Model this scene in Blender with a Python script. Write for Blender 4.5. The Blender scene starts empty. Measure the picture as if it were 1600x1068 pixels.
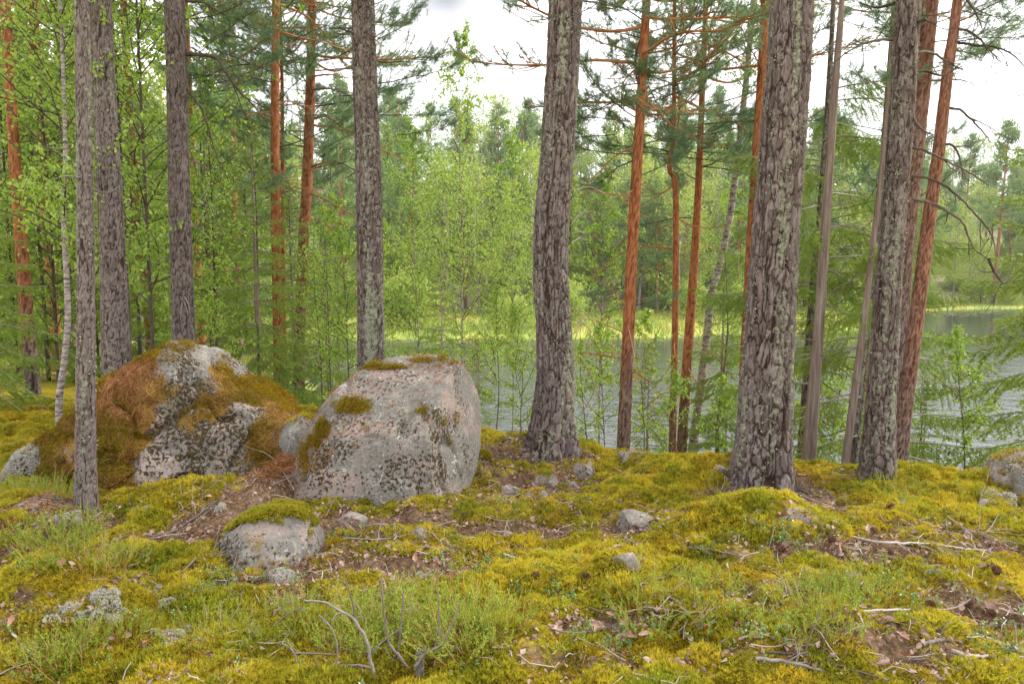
import bpy, math, random
import numpy as np
from mathutils import Vector, Matrix, Euler

random.seed(7)
RNG = np.random.default_rng(11)
scene = bpy.context.scene
COL = scene.collection
rad = math.radians

# ------------------------------------------------------------------ camera, sky, sun, exposure
F_PX = 1100.0                      # focal length in photograph pixels (1600 x 1068)
PITCH = rad(5.7)
CAM = np.array([0.0, 0.0, 1.55])
cam_data = bpy.data.cameras.new("camera")
cam_data.sensor_width = 36.0
cam_data.lens = 36.0 * F_PX / 1600.0
cam_data.clip_start = 0.05
cam_data.clip_end = 3000.0
cam = bpy.data.objects.new("camera", cam_data)
cam.location = CAM
cam.rotation_euler = (math.pi / 2 - PITCH, 0, 0)
COL.objects.link(cam)
scene.camera = cam

SUN_EL, SUN_AZ = rad(44), rad(68)     # azimuth from +Y (view direction) towards +X (right)
world = bpy.data.worlds.new("World")
scene.world = world
world.use_nodes = True
wnt = world.node_tree
for n in list(wnt.nodes):
    wnt.nodes.remove(n)
w_out = wnt.nodes.new("ShaderNodeOutputWorld")
w_bg = wnt.nodes.new("ShaderNodeBackground")
w_sky = wnt.nodes.new("ShaderNodeTexSky")
w_sky.sky_type = 'NISHITA'
w_sky.sun_disc = False
w_sky.sun_elevation = SUN_EL
w_sky.sun_rotation = SUN_AZ
w_sky.air_density = 1.0
w_sky.dust_density = 1.5
# broken bright cloud over the blue: noise on the sky direction
w_tc = wnt.nodes.new("ShaderNodeTexCoord")
w_map = wnt.nodes.new("ShaderNodeMapping")
w_map.inputs["Scale"].default_value = (1.0, 1.0, 2.2)
w_map.inputs["Location"].default_value = (0.35, 0.1, 0.4)
w_no = wnt.nodes.new("ShaderNodeTexNoise")
w_no.inputs["Scale"].default_value = 2.6
w_no.inputs["Detail"].default_value = 7
w_no.inputs["Roughness"].default_value = 0.55
w_rp = wnt.nodes.new("ShaderNodeValToRGB")
w_rp.color_ramp.elements[0].position = 0.22
w_rp.color_ramp.elements[0].color = (0, 0, 0, 1)
w_rp.color_ramp.elements[1].position = 0.40
w_rp.color_ramp.elements[1].color = (1, 1, 1, 1)
w_no2 = wnt.nodes.new("ShaderNodeTexNoise")
w_no2.inputs["Scale"].default_value = 3.1
w_no2.inputs["Detail"].default_value = 5
w_rp2 = wnt.nodes.new("ShaderNodeValToRGB")
w_rp2.color_ramp.elements[0].position = 0.28
w_rp2.color_ramp.elements[0].color = (7.0, 7.2, 7.6, 1)
w_rp2.color_ramp.elements[1].position = 0.42
w_rp2.color_ramp.elements[1].color = (13.0, 13.0, 13.2, 1)
w_mix = wnt.nodes.new("ShaderNodeMix")
w_mix.data_type = 'RGBA'
L = wnt.links.new
L(w_tc.outputs["Generated"], w_map.inputs["Vector"])
L(w_map.outputs["Vector"], w_no.inputs["Vector"])
L(w_map.outputs["Vector"], w_no2.inputs["Vector"])
L(w_no.outputs["Fac"], w_rp.inputs["Fac"])
L(w_no2.outputs["Fac"], w_rp2.inputs["Fac"])
L(w_rp.outputs["Color"], w_mix.inputs[0])
L(w_sky.outputs["Color"], w_mix.inputs[6])
L(w_rp2.outputs["Color"], w_mix.inputs[7])
# one grey-bellied cloud high ahead, left of the middle
w_vd = wnt.nodes.new("ShaderNodeVectorMath"); w_vd.operation = 'DISTANCE'
w_vd.inputs[1].default_value = (-0.080, 0.932, 0.355)
L(w_tc.outputs["Generated"], w_vd.inputs[0])
w_ma = wnt.nodes.new("ShaderNodeMath"); w_ma.operation = 'MULTIPLY_ADD'
w_ma.inputs[1].default_value = 0.13
L(w_no.outputs["Fac"], w_ma.inputs[0]); L(w_vd.outputs["Value"], w_ma.inputs[2])
w_rp3 = wnt.nodes.new("ShaderNodeValToRGB")
w_rp3.color_ramp.elements[0].position = 0.07; w_rp3.color_ramp.elements[0].color = (0.19, 0.20, 0.225, 1)
w_rp3.color_ramp.elements[1].position = 0.17; w_rp3.color_ramp.elements[1].color = (1, 1, 1, 1)
L(w_ma.outputs[0], w_rp3.inputs["Fac"])
w_mu = wnt.nodes.new("ShaderNodeMix"); w_mu.data_type = 'RGBA'; w_mu.blend_type = 'MULTIPLY'; w_mu.inputs[0].default_value = 1.0
L(w_mix.outputs[2], w_mu.inputs[6]); L(w_rp3.outputs["Color"], w_mu.inputs[7])
L(w_mu.outputs[2], w_bg.inputs["Color"])
w_bg.inputs["Strength"].default_value = 0.092
L(w_bg.outputs["Background"], w_out.inputs["Surface"])

sun_data = bpy.data.lights.new("sun", 'SUN')
sun_data.energy = 2.9
sun_data.angle = rad(9)
sun_data.color = (1.0, 0.95, 0.86)
sun = bpy.data.objects.new("sun", sun_data)
sdir = Vector((math.sin(SUN_AZ) * math.cos(SUN_EL), math.cos(SUN_AZ) * math.cos(SUN_EL), math.sin(SUN_EL)))
sun.rotation_euler = sdir.to_track_quat('Z', 'Y').to_euler()
COL.objects.link(sun)

vs = scene.view_settings
vs.view_transform = 'Standard'
vs.look = 'None'
vs.gamma = 1.0
vs.exposure = 0.93
scene.cycles.use_denoising = True
scene.cycles.adaptive_threshold = 0.02
scene.cycles.max_bounces = 7
scene.cycles.diffuse_bounces = 4
scene.cycles.glossy_bounces = 2
scene.cycles.transmission_bounces = 4
scene.cycles.transparent_max_bounces = 4
scene.cycles.caustics_reflective = False
scene.cycles.caustics_refractive = False
scene.cycles.sample_clamp_indirect = 4.0

# ------------------------------------------------------------------ pixels of the photograph <-> directions
FWD = np.array([0, math.cos(PITCH), -math.sin(PITCH)])
UPV = np.array([0, math.sin(PITCH), math.cos(PITCH)])
RGT = np.array([1.0, 0, 0])

def ray(px, py):
    d = FWD * F_PX + RGT * (px - 800.0) + UPV * (534.0 - py)
    return d / np.linalg.norm(d)

def at(px, py, Y):
    """point on the pixel's line of sight at world depth Y"""
    d = ray(px, py)
    return CAM + d * (Y / d[1])

def proj(P):
    q = np.asarray(P) - CAM
    f = q @ FWD
    f = np.where(np.abs(f) < 1e-6, 1e-6, f)
    return 800 + F_PX * (q @ RGT) / f, 534 - F_PX * (q @ UPV) / f

# ------------------------------------------------------------------ noise (numpy)
def _hash(ix, iy, iz, seed):
    h = (ix.astype(np.int64) * 374761393 + iy.astype(np.int64) * 668265263 + iz.astype(np.int64) * 2147483647 + seed * 1274126177) & 0xFFFFFFFF
    h = ((h ^ (h >> 13)) * 1274126177) & 0xFFFFFFFF
    h = ((h ^ (h >> 16)) * 2246822519) & 0xFFFFFFFF
    return ((h ^ (h >> 15)) & 0xFFFFFF) / float(0xFFFFFF)

def vnoise(x, y, z=None, seed=0):
    x = np.asarray(x, float); y = np.asarray(y, float)
    z = np.zeros_like(x) if z is None else np.asarray(z, float)
    ix, iy, iz = np.floor(x), np.floor(y), np.floor(z)
    fx, fy, fz = x - ix, y - iy, z - iz
    fx = fx * fx * (3 - 2 * fx); fy = fy * fy * (3 - 2 * fy); fz = fz * fz * (3 - 2 * fz)
    r = 0
    for dx in (0, 1):
        wx = fx if dx else 1 - fx
        for dy in (0, 1):
            wy = fy if dy else 1 - fy
            for dz in (0, 1):
                wz = fz if dz else 1 - fz
                r = r + wx * wy * wz * _hash(ix + dx, iy + dy, iz + dz, seed)
    return r * 2 - 1

def fbm(x, y, z=None, seed=0, octv=4, gain=0.5):
    a, s, t = 1.0, 0.0, 0.0
    f = 1.0
    for o in range(octv):
        s = s + a * vnoise(x * f, y * f, None if z is None else z * f, seed + o * 17)
        t += a; a *= gain; f *= 2.03
    return s / t

def worley(u, v, period, seed=0):
    """2-d cells, u wraps at 'period'; returns F1, F2, random per cell"""
    iu, iv = np.floor(u), np.floor(v)
    f1 = np.full(u.shape, 9.0); f2 = np.full(u.shape, 9.0); idr = np.zeros(u.shape)
    zz = np.zeros_like(iu)
    for du in (-1, 0, 1):
        for dv in (-1, 0, 1):
            cu, cv = iu + du, iv + dv
            wu = np.mod(cu, period)
            jx = _hash(wu, cv, zz, seed); jy = _hash(wu, cv, zz + 5, seed)
            d = np.hypot(cu + 0.1 + 0.8 * jx - u, cv + 0.1 + 0.8 * jy - v)
            rr = _hash(wu, cv, zz + 11, seed)
            closer = d < f1
            f2 = np.where(closer, f1, np.minimum(f2, d))
            idr = np.where(closer, rr, idr)
            f1 = np.where(closer, d, f1)
    return f1, f2, idr

def sstep(a, b, x):
    t = np.clip((x - a) / (b - a), 0, 1)
    return t * t * (3 - 2 * t)

# ------------------------------------------------------------------ mesh building
class MB:
    def __init__(self):
        self.V, self.F, self.M, self.A = [], [], [], {}
        self.n = 0
    def add(self, V, F, mat=0, **attrs):
        V = np.asarray(V, float).reshape(-1, 3); F = np.asarray(F, int)
        if len(V) == 0 or len(F) == 0: return
        self.V.append(V); self.F.append(F + self.n); self.M.append(np.full(len(F), mat, int))
        for k in set(list(self.A) + list(attrs)):
            lst = self.A.setdefault(k, [np.zeros(self.n)] if self.n else [])
            val = attrs.get(k, 0.0)
            lst.append(np.broadcast_to(np.asarray(val, float), (len(V),)))
        self.n += len(V)
    def mesh(self, name, mats, smooth=True, offset=None):
        V = np.concatenate(self.V)
        if offset is not None: V = V - np.asarray(offset)
        me = bpy.data.meshes.new(name)
        nl = sum(f.size for f in self.F); nf = sum(len(f) for f in self.F)
        me.vertices.add(len(V)); me.vertices.foreach_set("co", V.astype(np.float32).ravel())
        me.loops.add(nl); me.polygons.add(nf)
        li = np.concatenate([f.ravel() for f in self.F]).astype(np.int32)
        sz = np.concatenate([np.full(len(f), f.shape[1]) for f in self.F]).astype(np.int32)
        st = np.concatenate([[0], np.cumsum(sz)[:-1]]).astype(np.int32)
        me.loops.foreach_set("vertex_index", li)
        me.polygons.foreach_set("loop_start", st)
        me.polygons.foreach_set("material_index", np.concatenate(self.M).astype(np.int32))
        me.polygons.foreach_set("use_smooth", np.full(nf, bool(smooth)))
        for k, lst in self.A.items():
            a = me.attributes.new(k, 'FLOAT', 'POINT')
            a.data.foreach_set("value", np.concatenate(lst).astype(np.float32))
        for m in mats: me.materials.append(m)
        me.update(calc_edges=True)
        return me
    def build(self, name, mats, parent=None, smooth=True, world_origin=None):
        """world-space vertices; the object sits at its parent's origin (or at world_origin)"""
        off = None
        if parent is not None: off = np.array(parent.location)
        elif world_origin is not None: off = np.asarray(world_origin, float)
        me = self.mesh(name, mats if isinstance(mats, (list, tuple)) else [mats], smooth, off)
        return link(name, me, parent, off if parent is None else None)

def link(name, me, parent=None, loc=None):
    o = bpy.data.objects.new(name, me)
    COL.objects.link(o)
    if parent is not None: o.parent = parent
    if loc is not None: o.location = loc
    return o

def tag(o, label=None, cat=None, group=None, kind=None):
    if label: o["label"] = label
    if cat: o["category"] = cat
    if group: o["group"] = group
    if kind: o["kind"] = kind
    return o

def thing(name, loc, label, cat, group=None):
    o = bpy.data.objects.new(name, None)
    o.empty_display_size = 0.1
    COL.objects.link(o)
    o.location = Vector([float(c) for c in loc])
    return tag(o, label, cat, group)

def nrmz(a):
    a = np.asarray(a, float)
    return a / np.maximum(np.linalg.norm(a, axis=-1, keepdims=True), 1e-9)

def tube(pts, radii, n=5, jitter=0.0, rng=None):
    pts = np.asarray(pts, float); radii = np.asarray(radii, float)
    m = len(pts)
    T = np.gradient(pts, axis=0); T = nrmz(T)
    ref = np.array([0.0, 0, 1]) if abs(T[0][2]) < 0.8 else np.array([1.0, 0, 0])
    A = np.zeros((m, 3)); 
    a = nrmz(np.cross(T[0], ref))
    for i in range(m):
        a = a - T[i] * (a @ T[i]); a = a / max(np.linalg.norm(a), 1e-9); A[i] = a
    B = np.cross(T, A)
    th = np.arange(n) * 2 * math.pi / n
    R = radii[:, None] * np.ones((1, n))
    if jitter and rng is not None: R = R * (1 + jitter * rng.uniform(-1, 1, R.shape))
    V = pts[:, None, :] + R[..., None] * (np.cos(th)[None, :, None] * A[:, None, :] + np.sin(th)[None, :, None] * B[:, None, :])
    i = np.arange(m - 1)[:, None] * n; j = np.arange(n)[None, :]; j2 = (j + 1) % n
    F = np.stack([i + j, i + j2, i + n + j2, i + n + j], -1).reshape(-1, 4)
    return V.reshape(-1, 3), F

def curve(pts, m):
    """smooth resampling of a polyline (Catmull-Rom)"""
    P = np.asarray(pts, float)
    if len(P) == 2:
        t = np.linspace(0, 1, m)[:, None]
        return P[0] * (1 - t) + P[1] * t
    Q = np.vstack([2 * P[0] - P[1], P, 2 * P[-1] - P[-2]])
    s = np.linspace(0, len(P) - 1 - 1e-9, m); k = s.astype(int); t = (s - k)[:, None]
    p0, p1, p2, p3 = Q[k], Q[k + 1], Q[k + 2], Q[k + 3]
    return 0.5 * (2 * p1 + (p2 - p0) * t + (2 * p0 - 5 * p1 + 4 * p2 - p3) * t ** 2 + (3 * p1 - p0 - 3 * p2 + p3) * t ** 3)

def perp(D, rng):
    r = rng.normal(size=D.shape)
    r = r - D * np.sum(r * D, -1, keepdims=True)
    return nrmz(r)

def spikes(P, D, Lg, W, rng):
    """one thin triangle per row: needles"""
    S = perp(D, rng) * np.asarray(W)[..., None] * 0.5
    V = np.stack([P - S, P + S, P + D * np.asarray(Lg)[..., None]], 1).reshape(-1, 3)
    return V, np.arange(len(V)).reshape(-1, 3)

def leaves(P, D, Lg, W, rng, fold=0.25):
    """one folded diamond (two triangles) per row"""
    S = perp(D, rng); Nn = np.cross(D, S)
    Lg = np.asarray(Lg)[..., None]; W = np.asarray(W)[..., None]
    c = P + D * Lg * 0.42
    V = np.stack([P, c - S * W * 0.5 + Nn * W * fold, P + D * Lg, c + S * W * 0.5 + Nn * W * fold], 1).reshape(-1, 3)
    b = np.arange(len(P))[:, None] * 4
    F = np.concatenate([b + np.array([[0, 1, 2]]), b + np.array([[0, 2, 3]])])
    return V, F

def copy_of(src, parent=None, loc=None, rot=None, scl=None):
    c = src.copy()
    COL.objects.link(c)
    c.parent = parent
    if loc is not None: c.location = loc
    if rot is not None: c.rotation_euler = rot
    if scl is not None: c.scale = (scl,) * 3 if np.isscalar(scl) else scl
    return c
# ------------------------------------------------------------------ materials
class NT:
    def __init__(self, name):
        self.m = bpy.data.materials.new(name); self.m.use_nodes = True
        self.nt = self.m.node_tree
        for n in list(self.nt.nodes): self.nt.nodes.remove(n)
        self.out = self.nt.nodes.new("ShaderNodeOutputMaterial")
    def n(self, t, **kw):
        x = self.nt.nodes.new(t)
        for k, v in kw.items(): setattr(x, k, v)
        return x
    def set(self, sock, v):
        if hasattr(v, "is_output"): self.nt.links.new(v, sock)
        elif isinstance(v, (tuple, list)) and len(v) == 3 and sock.type == 'RGBA': sock.default_value = (*v, 1)
        else: sock.default_value = v
    def attr(self, name):
        return self.n("ShaderNodeAttribute", attribute_name=name).outputs["Fac"]
    def pos(self):
        return self.n("ShaderNodeNewGeometry").outputs["Position"]
    def obj(self):
        return self.n("ShaderNodeTexCoord").outputs["Object"]
    def rnd(self):
        return self.n("ShaderNodeObjectInfo").outputs["Random"]
    def scale(self, vec, s):
        x = self.n("ShaderNodeMapping"); self.set(x.inputs["Vector"], vec); x.inputs["Scale"].default_value = s
        return x.outputs["Vector"]
    def noise(self, vec, sc, det=4, rough=0.55, dist=0.0):
        x = self.n("ShaderNodeTexNoise"); self.set(x.inputs["Vector"], vec)
        x.inputs["Scale"].default_value = sc; x.inputs["Detail"].default_value = det
        x.inputs["Roughness"].default_value = rough; x.inputs["Distortion"].default_value = dist
        return x.outputs["Fac"]
    def voro(self, vec, sc, feat='F1', rnd=1.0, out="Distance"):
        x = self.n("ShaderNodeTexVoronoi", feature=feat); self.set(x.inputs["Vector"], vec)
        x.inputs["Scale"].default_value = sc; x.inputs["Randomness"].default_value = rnd
        return x.outputs[out]
    def ramp(self, fac, stops, interp='LINEAR'):
        x = self.n("ShaderNodeValToRGB"); self.set(x.inputs["Fac"], fac)
        cr = x.color_ramp; cr.interpolation = interp
        while len(cr.elements) < len(stops): cr.elements.new(0.5)
        for e, (p, c) in zip(cr.elements, stops):
            e.position = p
            e.color = (*c, 1) if isinstance(c, (tuple, list)) else (c, c, c, 1)
        return x.outputs["Color"]
    def mix(self, fac, a, b, mode='MIX'):
        x = self.n("ShaderNodeMix", data_type='RGBA', blend_type=mode)
        self.set(x.inputs[0], fac); self.set(x.inputs[6], a); self.set(x.inputs[7], b)
        return x.outputs[2]
    def math(self, op, a, b=0.0, clamp=False):
        x = self.n("ShaderNodeMath", operation=op, use_clamp=clamp)
        self.set(x.inputs[0], a); self.set(x.inputs[1], b)
        return x.outputs[0]
    def bump(self, h, strength=0.5, dist=0.01, normal=None):
        x = self.n("ShaderNodeBump"); self.set(x.inputs["Height"], h)
        x.inputs["Strength"].default_value = strength; x.inputs["Distance"].default_value = dist
        if normal is not None: self.set(x.inputs["Normal"], normal)
        return x.outputs["Normal"]
    def done(self, color, rough=0.8, normal=None, spec=0.3, trans=0.0, tcolor=None, metallic=0.0):
        p = self.n("ShaderNodeBsdfPrincipled")
        self.set(p.inputs["Base Color"], color); self.set(p.inputs["Roughness"], rough)
        p.inputs["Specular IOR Level"].default_value = spec
        if normal is not None: self.set(p.inputs["Normal"], normal)
        sh = p.outputs[0]
        if trans > 0:
            t = self.n("ShaderNodeBsdfTranslucent"); self.set(t.inputs["Color"], color if tcolor is None else tcolor)
            mx = self.n("ShaderNodeMixShader"); mx.inputs[0].default_value = trans
            self.nt.links.new(sh, mx.inputs[1]); self.nt.links.new(t.outputs[0], mx.inputs[2]); sh = mx.outputs[0]
        self.nt.links.new(sh, self.out.inputs["Surface"])
        return self.m

MAT = {}
def foliage(name, stops, trans=0.35, rough=0.5, spec=0.35, big=0.6):
    k = NT(name)
    t = k.attr("tone")
    z = k.noise(k.pos(), big, 2)
    f = k.math('ADD', k.math('MULTIPLY', t, 0.55), k.math('MULTIPLY', k.math('SUBTRACT', k.math('ADD', z, k.math('MULTIPLY', k.rnd(), 0.35)), 0.18), 0.6), True)
    c = k.ramp(f, stops)
    MAT[name] = k.done(c, rough, None, spec, trans)
foliage("pine_needles", [(0.1, (0.075, 0.135, 0.075)), (0.5, (0.145, 0.245, 0.115)), (0.9, (0.25, 0.36, 0.145))], 0.32, 0.45)
foliage("spruce_needles", [(0.1, (0.11, 0.185, 0.026)), (0.5, (0.225, 0.335, 0.045)), (0.9, (0.37, 0.45, 0.07))], 0.25, 0.5)
foliage("birch_leaves", [(0.05, (0.14, 0.26, 0.030)), (0.5, (0.28, 0.44, 0.052)), (0.85, (0.45, 0.57, 0.085)), (0.97, (0.60, 0.54, 0.07))], 0.48, 0.38, 0.5)
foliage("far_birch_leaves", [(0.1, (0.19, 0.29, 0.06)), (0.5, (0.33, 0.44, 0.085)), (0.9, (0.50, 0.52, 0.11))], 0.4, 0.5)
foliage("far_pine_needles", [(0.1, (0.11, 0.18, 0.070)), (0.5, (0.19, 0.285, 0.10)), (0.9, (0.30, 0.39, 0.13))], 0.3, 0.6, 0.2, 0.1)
foliage("heather_leaves", [(0.1, (0.13, 0.20, 0.024)), (0.5, (0.26, 0.37, 0.04)), (0.9, (0.42, 0.50, 0.07))], 0.3, 0.6, 0.2, 4)
foliage("berry_leaves", [(0.1, (0.07, 0.15, 0.03)), (0.5, (0.15, 0.28, 0.06)), (0.9, (0.30, 0.42, 0.12))], 0.2, 0.3, 0.5, 5)
foliage("shore_grass", [(0.1, (0.15, 0.22, 0.05)), (0.5, (0.27, 0.32, 0.07)), (0.9, (0.44, 0.37, 0.09))], 0.3, 0.7, 0.1, 0.2)

def moss_mat(name, stops):
    k = NT(name)
    t = k.attr("tone"); p = k.pos()
    f = k.math('ADD', k.math('MULTIPLY', t, 0.5), k.math('ADD', k.math('MULTIPLY', k.noise(p, 1.7, 3), 0.75), k.math('MULTIPLY', k.noise(p, 14, 2), 0.35)))
    f = k.math('SUBTRACT', f, 0.32, True)
    col = k.ramp(f, stops)
    hue = k.ramp(k.noise(p, 3.3, 4, 0.6), [(0.32, (0.76, 0.93, 0.9)), (0.5, (1.0, 0.99, 1.0)), (0.68, (1.0, 0.90, 0.85))])
    col = k.mix(1.0, col, hue, 'MULTIPLY')
    per = k.ramp(k.rnd(), [(0.0, (0.55, 0.62, 0.6)), (0.25, (0.80, 0.86, 0.8)), (0.5, (1, 1, 1)), (0.8, (1, 1.0, 0.95)), (1.0, (0.72, 0.62, 0.5))])
    col = k.mix(1.0, col, per, 'MULTIPLY')
    MAT[name] = k.done(col, 0.75, None, 0.15, 0.35)
moss_mat("moss", [(0.05, (0.12, 0.085, 0.014)), (0.28, (0.33, 0.275, 0.024)), (0.54, (0.57, 0.48, 0.036)), (0.85, (0.74, 0.61, 0.075))])
moss_mat("rock_moss", [(0.05, (0.10, 0.065, 0.010)), (0.4, (0.28, 0.18, 0.014)), (0.75, (0.48, 0.33, 0.020)), (0.95, (0.60, 0.42, 0.03))])

def plain(name, stops, sc=30, rough=0.8, spec=0.2, bump=0.0, trans=0.0, useobj=False):
    k = NT(name)
    p = k.pos()
    f = k.math('ADD', k.math('MULTIPLY', k.noise(p, sc, 4), 0.6), k.math('MULTIPLY', k.math('ADD', k.attr("tone"), k.math('MULTIPLY', k.rnd(), 0.6 if useobj else 0.0)), 0.4), True)
    nn = k.bump(k.noise(p, sc * 3, 4), bump, 0.004) if bump else None
    MAT[name] = k.done(k.ramp(f, stops), rough, nn, spec, trans)
plain("dry_needles", [(0.15, (0.11, 0.038, 0.016)), (0.45, (0.27, 0.105, 0.035)), (0.8, (0.45, 0.25, 0.11))], 6, 0.7)
plain("leaf_litter", [(0.15, (0.085, 0.05, 0.038)), (0.45, (0.22, 0.145, 0.11)), (0.75, (0.37, 0.28, 0.235)), (0.95, (0.52, 0.45, 0.41))], 9, 0.8)
plain("fallen_leaf", [(0.15, (0.09, 0.042, 0.030)), (0.35, (0.22, 0.11, 0.075)), (0.55, (0.40, 0.27, 0.22)), (0.68, (0.30, 0.15, 0.10)), (0.82, (0.48, 0.16, 0.06))], 14, 0.6, 0.3, 0.2, 0.12, True)
plain("dead_twig", [(0.2, (0.12, 0.075, 0.055)), (0.5, (0.27, 0.20, 0.165)), (0.85, (0.44, 0.39, 0.35))], 12, 0.8, 0.15, 0.3, 0, True)
plain("grey_twig", [(0.2, (0.09, 0.072, 0.062)), (0.5, (0.185, 0.158, 0.14)), (0.85, (0.32, 0.295, 0.27))], 25, 0.85, 0.1, 0.4)
plain("red_twig", [(0.2, (0.20, 0.075, 0.03)), (0.5, (0.40, 0.17, 0.07)), (0.85, (0.46, 0.30, 0.19))], 8, 0.75, 0.15, 0.3)
plain("dark_twig", [(0.2, (0.035, 0.026, 0.022)), (0.5, (0.09, 0.07, 0.055)), (0.85, (0.20, 0.175, 0.15))], 9, 0.85, 0.1, 0.3)
plain("lichen", [(0.1, (0.28, 0.27, 0.23)), (0.5, (0.50, 0.48, 0.43)), (0.9, (0.68, 0.66, 0.61))], 18, 0.9, 0.05, 0, 0.2)
plain("bark_lichen", [(0.1, (0.13, 0.14, 0.09)), (0.5, (0.30, 0.32, 0.23)), (0.9, (0.46, 0.48, 0.38))], 9, 0.9, 0.05)
plain("cone", [(0.2, (0.04, 0.02, 0.013)), (0.5, (0.12, 0.055, 0.032)), (0.85, (0.26, 0.15, 0.10))], 40, 0.7, 0.2)
plain("berry", [(0.2, (0.45, 0.01, 0.012)), (0.8, (0.62, 0.025, 0.02))], 20, 0.25, 0.5)
plain("lily", [(0.2, (0.16, 0.25, 0.05)), (0.8, (0.42, 0.45, 0.16))], 2, 0.35, 0.5)

# bark: attributes plate (0 crack .. 1 plate), tone (random per plate), red (upper orange bark), lich (lichen cover)
k = NT("bark")
p = k.pos()
t = k.math('ADD', k.math('MULTIPLY', k.attr("tone"), 0.7), k.math('MULTIPLY', k.noise(p, 9, 4), 0.3))
grey = k.ramp(t, [(0.10, (0.050, 0.034, 0.030)), (0.35, (0.104, 0.079, 0.072)), (0.58, (0.172, 0.140, 0.133)), (0.70, (0.235, 0.195, 0.188)), (0.84, (0.21, 0.115, 0.090))])
red = k.ramp(t, [(0.12, (0.16, 0.055, 0.030)), (0.40, (0.33, 0.115, 0.048)), (0.65, (0.45, 0.18, 0.075)), (0.85, (0.26, 0.145, 0.105))])
face = k.mix(k.attr("red"), grey, red)
inner = k.mix(k.attr("red"), (0.034, 0.018, 0.014), (0.16, 0.048, 0.022))
col = k.mix(k.attr("plate"), inner, face)
lm = k.ramp(k.math('ADD', k.noise(p, 26, 5, 0.7), k.math('MULTIPLY', k.attr("lich"), 0.5)), [(0.74, 0.0), (0.82, 1.0)])
lc = k.ramp(k.noise(p, 60, 3), [(0.3, (0.15, 0.16, 0.105)), (0.7, (0.32, 0.34, 0.25))])
col = k.mix(lm, col, lc)
h = k.math('ADD', k.noise(k.scale(p, (1, 1, 0.35)), 85, 5, 0.65), k.math('MULTIPLY', lm, 0.35))
MAT["bark"] = k.done(col, 0.9, k.bump(h, 0.65, 0.006), 0.12)

k = NT("bare_wood")
p = k.pos()
s = k.scale(p, (1, 1, 0.06))
col = k.ramp(k.noise(s, 38, 5, 0.6), [(0.25, (0.10, 0.068, 0.056)), (0.5, (0.22, 0.165, 0.14)), (0.75, (0.34, 0.29, 0.255))])
MAT["bare_wood"] = k.done(col, 0.8, k.bump(k.noise(s, 90, 4), 0.4, 0.005), 0.15)

k = NT("birch_bark")
p = k.pos()
s = k.scale(p, (1, 1, 3.2))
col = k.ramp(k.noise(s, 11, 4, 0.7), [(0.36, (0.045, 0.036, 0.03)), (0.47, (0.24, 0.20, 0.18)), (0.62, (0.46, 0.42, 0.40)), (0.8, (0.36, 0.28, 0.24))])
MAT["birch_bark"] = k.done(col, 0.7, k.bump(k.noise(s, 40, 3), 0.3, 0.004), 0.2)

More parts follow.
